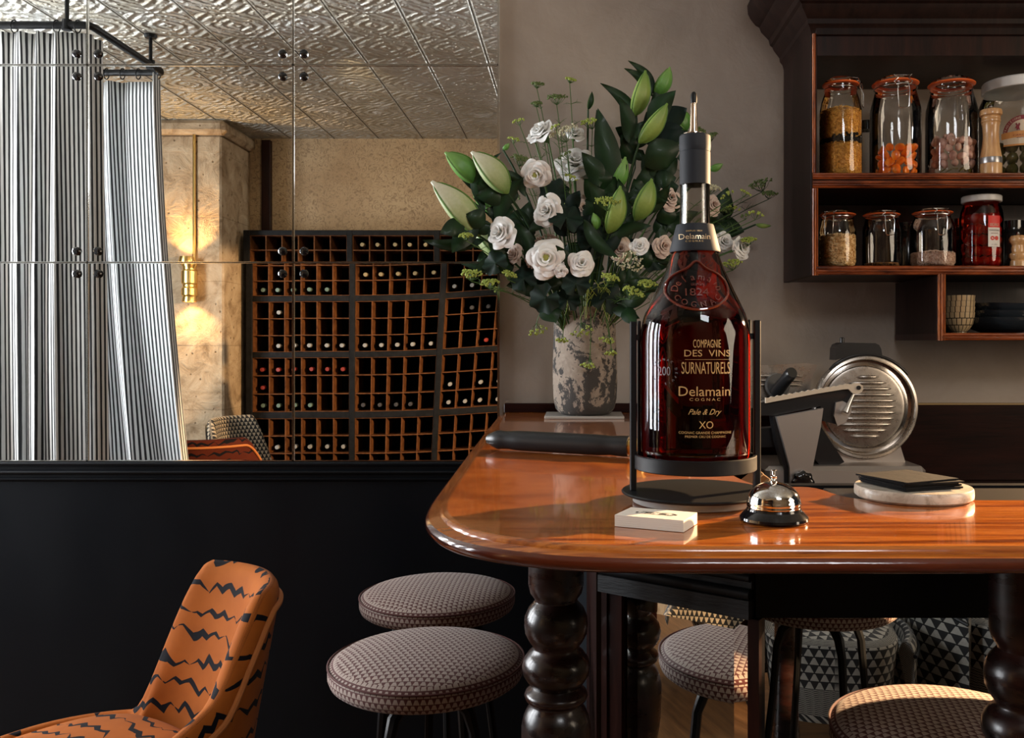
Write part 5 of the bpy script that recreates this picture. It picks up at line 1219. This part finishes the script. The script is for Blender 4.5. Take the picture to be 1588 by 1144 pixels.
lily((1100,263),(1121,254),13,2.74,m_budg,'small green bud just right of the bottle neck',-.01)
lily((780,232),(790,222),9,2.62,m_budg,'tiny bud on the far left above the white flower',-.01)
lily((1172,348),(1196,350),8,2.72,m_bud,'small bud at the tip of the arching right stem',-.01)
lily((912,170),(918,142),10,2.70,m_leaf,'dark narrow bud at the top of the thin middle stems',-.01)
lily((925,356),(920,330),16,2.50,m_budg,'curled fresh green bud low in the middle of the bouquet',-.01)
# roses (lisianthus)
def rose_mesh(c, r_, view, layers=5, seed=0, openness=1.0):
    rr = random.Random(seed); x, y, d = frame(view); m = M(); c = Vector(c)
    spec = [(1.0, .95, 4, .30), (.86, .72, 4, .20), (.66, .50, 4, .12), (.46, .30, 3, .08), (.26, .12, 3, .04)]
    for L, (R0, op, nP, ruf) in enumerate(spec):
        op *= openness
        for p in range(nP):
            a0 = 2*PI*(p/nP)+L*.8+rr.uniform(-.2,.2); half = PI/nP*1.35; rows = []; uvs = []; sc = rr.uniform(.9,1.08); dz = rr.uniform(-.05,.08)
            ph = rr.uniform(0,6)
            for i in range(11):
                t = i/10; row = []; uvr = []
                for j in range(13):
                    s_ = (j-6)/6; a = a0+s_*half*(.35+.65*min(1, t*1.8)); e = (1-abs(s_)**3*.30*t)
                    rad_ = r_*R0*sc*(.10+(.90*t**(1.25-.5*op)))*e*(1-.10*s_) + r_*ruf*.22*math.sin(4*s_+ph)*t*t
                    h = r_*((.95-.78*op)*math.sin(t*PI/2)*1.0-.45+dz*t) + r_*ruf*.5*math.sin(3.1*s_*PI/2+ph)*t**3 - r_*.34*op*max(0, t-.72)*2.2 + r_*.05*s_*t
                    row.append(c+(x*math.cos(a)+y*math.sin(a))*rad_+d*h); uvr.append((s_*.5+.5, t))
                rows.append(row); uvs.append(uvr)
            m.grid(rows, uvs=uvs)
    return m
def rose(px, py, rpx, Y, mt, label, view=(0,-1,.1), seed=1, open_=1.0, heart=False, calyx=True, leaf=None, name='white_rose'):
    c = FP(px, py, Y); t = T(name, label, 'flower', tuple(c), 'roses of the bouquet'); r_ = 1.3*rpx/F*Y; view = Vector(view).normalized()
    bl_ = O('blossom', rose_mesh(c, r_, view, seed=seed, openness=open_), mt, t, world=True, ang=180)
    if heart: O('flower_heart', M().ball(c+view*r_*.12, r_*.20, 12, 8, jit=.1), m_cen, bl_, world=True)
    back = c-view*r_*.55; O('calyx', M().tube([back-view*r_*.5, back-view*r_*.2, back+view*r_*.25], [.002, r_*.22, r_*.34], 10), m_stem, t, world=True)
    O('stem', M().tube(stem_path(back-view*r_*.45), [.0024]*10, 6), m_stem, t, world=True)
    return t
RS_ = [(838,203,19,2.60,m_pet,'white lisianthus high on the left with a closed bud beside it',(-.5,-.6,.6),.7,0),
 (893,250,26,2.66,m_pet,'white lisianthus behind thin stems in the upper middle',(.1,-.8,.5),.9,0),
 (831,270,19,2.52,m_pet,'white cup flower with a yellow green bud in front, left of middle',(-.2,-.7,-.3),.8,1),
 (848,326,20,2.50,m_pet,'white rose left of the round dark leaf, above the largest rose',(-.4,-.9,.1),.8,0),
 (775,360,21,2.46,m_pet,'white rose low on the left beside the dark round leaves',(-.5,-.8,.2),.8,0),
 (847,400,25,2.44,m_pet,'largest white open rose in the lower middle of the bouquet',(0,-1,.05),1.0,1),
 (902,408,17,2.44,m_pet,'small white rose directly right of the largest rose',(.1,-1,.2),.8,0),
 (797,394,13,2.50,m_pink,'pale pinkish flower left of the largest rose',(-.6,-.7,.2),.7,0),
 (1040,307,16,2.62,m_pink,'peach tinted rose touching the bottle neck on its left',(.3,-.9,.1),.8,0),
 (1107,318,13,2.70,m_pink,'pale rose right behind the bottle neck',(.5,-.8,.1),.8,0),
 (1152,384,15,2.66,m_pet,'white rose farthest right near the bottle shoulder',(.6,-.8,.1),.8,0),
 (1124,374,13,2.70,m_pet,'white rose between the bottle collar and the farthest right rose',(.3,-.9,.2),.8,0),
 (993,381,12,2.48,m_pet,'small half open white rose above the lace umbels',(0,-1,.3),.7,0),
 (870,420,9,2.44,m_pet,'tiny white petal cluster under the largest rose',(0,-.9,-.3),.7,0),
 (962,386,16,2.54,m_pink,'shaded pinkish rose behind the lace umbels',(.1,-1,.1),.9,0),
 (1030,382,14,2.58,m_pink,'pinkish rose just left of the charcoal collar',(.3,-.9,.0),.8,0),
 (905,322,15,2.62,m_pink,'shaded salmon rose behind dark leaves in the middle',(0,-1,.1),.9,0),
 (828,214,9,2.66,m_pet,'folded white petal flower peeping behind the high left flower',(-.2,-.8,.5),.6,0),
 (892,205,13,2.70,m_pet,'white flower behind the feathery stems near the top',(.2,-.7,.6),.8,0)]
for i, (px, py, r_, Y, mt, lab, vw, op, ht) in enumerate(RS_): rose(px, py, r_, Y, mt, lab, vw, i+3, op, ht)
# sedum heads
for i, (px, py, r_, Y, lab) in enumerate(((850,381,22,2.50,'brownish pink sedum head behind the largest white rose'),(829,404,15,2.47,'small brownish sedum head left of the largest white rose'))):
    c = FP(px, py, Y); t = T('sedum_head', lab, 'flower', tuple(c), 'sedum heads'); m = M(); r_ = r_/F*Y
    for k in range(150):
        v_ = Vector((fr_.gauss(0,1), -abs(fr_.gauss(0,1)), fr_.gauss(0,1))).normalized(); m.ball(c+Vector((v_.x, v_.y*.6, v_.z*.8))*r_*fr_.uniform(.8,1), .0034, 5, 3, jit=.2)
    O('floret_cluster', m, m_sed, t, world=True, ang=180); O('stem', M().tube(stem_path(c), .003, 6), m_stem, t, world=True)
# umbels
def umbel(px, py, rpx, Y, mt, label, smt=m_stem, nr=16, via=None, up=(0,0,1), dens=6, hang=False):
    c = FP(px, py, Y); r_ = 1.2*rpx/F*Y; t = T('umbel_stem', label, 'flower', tuple(c), 'feathery umbel stems'); up = Vector(up).normalized(); x, y, d = frame(up)
    m = M(); hub = c-up*r_*.75; s_ = M()
    for k in range(nr):
        a = k*2.4; q = math.sqrt((k+.5)/nr); e = c+(x*math.cos(a)+y*math.sin(a))*r_*q+up*(r_*.18*(1-q*q))
        s_.tube([hub, (hub+e)/2-up*r_*.06+(x*math.cos(a)+y*math.sin(a))*r_*.1*q, e], .0006, 4)
        for j in range(dens): m.ball(e+Vector((fr_.uniform(-1,1), fr_.uniform(-1,1), fr_.uniform(-.6,.6)))*r_*.17, fr_.uniform(.0019,.0034), 5, 3)
    O('florets', m, mt, t, world=True, ang=180); O('rays', s_, smt, t, world=True)
    if via is None: pts = stem_path(hub)
    else:
        st_ = mouth+Vector((fr_.uniform(-.03,.05), -.05, .005)); v1 = FP(via[0], via[1], Y); pts = bezp(st_, v1, hub, 10)
    O('stem', M().tube(pts, .0013, 5), smt, t, world=True)
    if not hang:
        w_ = M(); n = len(pts)
        for k in range(16):
            p = pts[int(n*.45)+(k % max(1, int(n*.5)))]; e = p+Vector((fr_.uniform(-1,1), fr_.uniform(-.4,.4), fr_.uniform(-.2,.7)))*.034; w_.tube([p, (p+e)/2+Vector((0,0,.003)), e], [.0007,.0006,.0002], 4)
            w_.tube([(p+e)/2, (p+e)/2+Vector((fr_.uniform(-1,1),0,fr_.uniform(-.2,1)))*.014], [.0005,.0002], 4)
        O('feathery_leaf', w_, smt, t, world=True)
UM = [(833,130,8,2.66,m_umbd,'thin green umbel at the top left of the bouquet'),(863,151,13,2.66,m_umbd,'broader green umbel right of the top left one'),(885,123,7,2.68,m_umb,'single bright umbel at the very top above the thin stems'),
 (916,188,14,2.60,m_umb,'bright yellow green umbel high in the middle'),(872,204,20,2.58,m_lace,'creamy lace umbel beside the high left white flower'),(832,160,7,2.66,m_umbd,'small umbel on the left above the white lisianthus'),
 (808,246,14,2.58,m_umbd,'pale green feathery umbel left of the white cup flower'),(731,424,14,2.44,m_umb,'yellow green umbel hanging lowest at the far left'),(759,438,12,2.46,m_umb,'yellow green umbel just right of the lowest far left one'),
 (722,365,9,2.44,m_umb,'small umbel near the lowest lily bud'),(941,312,17,2.46,m_umb,'pale green umbel in front of the upright yellow green bud'),(1080,200,12,2.76,m_umbd,'dull umbel right behind the steel pourer'),
 (1102,210,9,2.76,m_umbd,'small dull umbel right of the steel pourer'),(1103,290,13,2.70,m_lace,'creamy umbel right of the clear bottle neck'),(1178,285,15,2.74,m_umbd,'dark seeding umbel highest at the far right'),
 (1193,300,10,2.74,m_umbd,'dark seeding umbel right of the highest far right one'),(1125,325,9,2.74,m_umbd,'small dark umbel below the far right branches'),(975,405,22,2.42,m_lace,'cream lace umbel facing down in the lower right of the bouquet'),
 (982,452,15,2.42,m_umb,'bright umbel under the cream lace umbel'),(1003,440,13,2.44,m_umb,'bright umbel left of the raised glass seal'),(946,430,12,2.42,m_umb,'bright umbel above the vase rim on the right'),
 (1135,408,13,2.64,m_umb,'bright umbel below the farthest right white rose'),(1160,372,10,2.64,m_umb,'small bright umbel beside the farthest right white rose'),(1065,395,12,2.58,m_umb,'bright umbel behind the bottle collar'),
 (790,425,10,2.46,m_umb,'small umbel below the dark round leaves on the left')]
for i, (px, py, r_, Y, mt, lab) in enumerate(UM): umbel(px, py, r_, Y, mt, lab, m_stem if i not in (14,15,16,11,12) else m_stemd, up=(fr_.uniform(-.4,.4), -.35, .9 if i != 17 else -.7))
for (px, py, r_, vx, vy, lab) in ((835,512,13,852,450,'bright umbel hanging left of the vase neck'),(904,513,16,893,430,'bright umbel hanging over the front of the vase'),(942,527,10,925,420,'bright umbel dangling over the right side of the vase front'),(948,547,8,935,440,'bright umbel dangling lower right on the vase'),(913,566,10,922,440,'lowest dangling umbel over the vase front'),(872,527,8,880,440,'small bright umbel hanging left on the vase front')):
    umbel(px, py, r_, 2.56, m_umb, lab, via=(vx, vy-20), up=(fr_.uniform(-.3,.3), -.3, -.9), nr=9, hang=True)
for k in range(16):
    left = k < 9
    px = fr_.uniform(795, 905) if left else fr_.choice([fr_.uniform(1100,1190), fr_.uniform(985,1045)]); py = fr_.uniform(150, 330) if left else (fr_.uniform(270,400) if px > 1090 else fr_.uniform(370,455))
    umbel(px, py, fr_.uniform(6,11), fr_.uniform(2.5,2.72), fr_.choice([m_umb, m_umbd, m_umb]), 'thin green filler sprig among the upper left stems' if left else 'thin green filler sprig on the right side of the bouquet', nr=7, dens=4, up=(fr_.uniform(-.6,.6), -.3, .8))
# fine needle tuft at the vase lip
t = T('feathery_spray', 'bright feathery green spray falling over the vase rim', 'foliage', (VX+.02, VY-.1, ZV)); m = M()
for k in range(34):
    a = FP(fr_.uniform(885,945), fr_.uniform(432,450), 2.54); b_ = FP(a.x/2.54*F+CX+fr_.uniform(-34,30), 455+fr_.uniform(0,45), 2.55); m.tube([a, (a+b_)/2+Vector((0,-.01,.012)), b_], [.0008,.0008,.0003], 4)
O('needles', m, m_umb, t, world=True)
# foliage branches
def branch(base, tip, Y, dY, leaves, label, mt=None, smt=None, wpx=22):
    a = FP(base[0], base[1], Y); b_ = FP(tip[0], tip[1], Y+dY); t = T('leafy_branch', label, 'foliage', tuple(a), 'dark leafy branches')
    pts = stem_path(a)[:-1]+bezp(a, (a+b_)/2+Vector((0,0,.01)), b_, 5); O('stem', M().tube(pts, .0022, 6), smt or m_stemd, t, world=True)
    for k in range(leaves):
        q = (k+.6)/leaves; p = a+(b_-a)*q; sd = 1 if k % 2 else -1; dr = (b_-a).normalized(); x, y, d = frame(dr)
        e = p+(dr*.75+x*sd*fr_.uniform(.35,.9)+Vector((0,fr_.uniform(-.5,.2),fr_.uniform(-.3,.2))))*fr_.uniform(.055,.095)
        add_leaf(t, p, e, wpx/F*Y*fr_.uniform(.8,1.2), mt, curl=fr_.uniform(-.1,.2), side=fr_.uniform(-.1,.1))
    return t
BR = [((770,350),(715,345),2.50,-.02,5,'dark leafy branch low on the left behind the white rose'),((800,330),(770,290),2.56,0,5,'dark leafy branch under the left lily buds'),
 ((930,340),(940,280),2.60,0,6,'dark leafy branch around the central bud'),
 ((880,370),(880,330),2.55,0,6,'dark leafy branch above the small white rose'),((920,400),(935,360),2.52,0,6,'dark leafy branch right of the small white rose'),((960,360),(990,310),2.60,0,6,'dark leafy branch left of the bottle neck'),
 ((1000,320),(1025,260),2.64,0,6,'dark leafy branch behind the leaning bud'),((985,260),(985,210),2.66,0,6,'dark leafy branch under the top bud cluster'),((1010,230),(1030,190),2.68,0,6,'dark leafy branch below the pourer'),
 ((1030,370),(1045,330),2.64,0,5,'dark leafy branch behind the charcoal collar'),((1000,420),(1030,390),2.60,0,6,'dark leafy branch left of the bottle shoulder'),((950,450),(990,430),2.56,0,6,'dark leafy branch above the right vase rim'),
 ((900,450),(880,430),2.56,-.02,5,'dark leafy branch above the vase rim, middle'),((850,440),(820,430),2.54,-.02,5,'dark leafy branch above the left vase rim'),((800,410),(770,400),2.52,-.02,5,'dark leafy branch at the lower left'),
 ((1090,350),(1120,340),2.74,0,4,'dark leafy branch right of the bottle neck'),((820,380),(800,350),2.58,0,6,'dark leafy branch behind the pinkish flower'),
 ((870,410),(905,395),2.62,0,7,'dense dark leaves behind the roses'),((950,400),(965,380),2.62,0,7,'dense dark leaves behind the lace umbels')]
for b_ in BR: branch(*b_, mt=m_leaf if fr_.random() < .6 else m_leaf2, wpx=fr_.choice([22,28,34]))
add_leaf(branch((958,470),(975,478),2.52,-.02,2,'long dark leaf drooping right over the vase rim'), FP(940,470,2.54), FP(992,494,2.46), 20/F*2.5, curl=.12)
# long lance leaves
LL = [((950,300),(927,168),40,.0,.02,2.60),((930,290),(902,236),30,.05,.1,2.58),((820,360),(845,300),24,.1,.2,2.52),((800,345),(812,410),20,.1,-.2,2.50),((770,345),(812,275),28,.05,-.12,2.56),((905,340),(960,400),22,.1,.1,2.48),((1005,205),(1022,120),20,.05,.05,2.66),
 ((1035,260),(1010,215),60,.05,.05,2.62),((1050,245),(1095,237),22,.1,.1,2.76),((880,430),(862,380),26,.1,.1,2.46),((850,470),(862,500),36,.05,.05,2.50)]
t = T('lance_leaves', 'long dark lance shaped lily leaves across the bouquet', 'foliage', (VX, VY, ZV), 'dark leafy branches')
for (p, q, w_, cl, sd, Y) in LL: add_leaf(t, FP(*p, Y), FP(*q, Y-.02), w_/F*Y, curl=cl, side=sd)
O('stem', M().tube(stem_path(FP(900,430,2.6)), .003, 6), m_stemd, t, world=True)
# round scalloped leaves
def round_leaf(px, py, rpx, Y, label, view):
    c = FP(px, py, Y); r_ = rpx/F*Y; x, y, d = frame(view); m = M(); rows = []; uvs = []
    for i in range(7):
        q = i/6; row = []; uvr = []
        for k in range(40):
            a = .25+(2*PI-.5)*k/39; rr_ = r_*q*(1+.07*math.cos(9*a)*q)*(1-.1*math.cos(a)); row.append(c+(x*math.sin(a)-y*math.cos(a))*rr_+d*(.18*r_*q*q*math.cos(4.5*a)-.15*r_*q)); uvr.append((q, .5+.5*math.cos(9*a)*q))
        rows.append(row); uvs.append(uvr)
    m.grid(rows, uvs=uvs); t = T('round_leaf_stem', label, 'foliage', tuple(c), 'round scalloped leaves'); O('round_leaf', m, m_leaf2, t, world=True, ang=180); O('stem', M().tube(stem_path(c), .002, 6), m_stemd, t, world=True)
for (px, py, r_, Y, lab, v_) in ((878,338,26,2.48,'round dark leaf right of the white rose above the largest rose',(.1,-.8,.6)),(768,408,20,2.46,'round dark leaf low on the left under the white rose',(-.3,-.9,.3)),(845,462,24,2.47,'round dark leaf hanging over the left vase rim',(-.2,-.9,-.2)),(812,432,22,2.48,'round dark leaf left of the vase rim',(-.2,-.8,.4)),(893,440,22,2.45,'round dark leaf under the small white rose',(0,-.9,.1)),(920,378,24,2.52,'round dark leaf right of the small white rose',(.2,-.9,.3)),(880,465,20,2.50,'round dark leaf just over the vase mouth',(0,-.8,.3)),(940,462,26,2.53,'round dark leaf over the right side of the vase mouth',(.1,-.8,.3)),(1010,400,22,2.60,'round dark leaf behind the small half open rose',(.2,-.9,.2)),(860,300,24,2.60,'round dark leaf behind the white cup flower',(0,-.9,.3))): round_leaf(px, py, r_, Y, lab, v_)
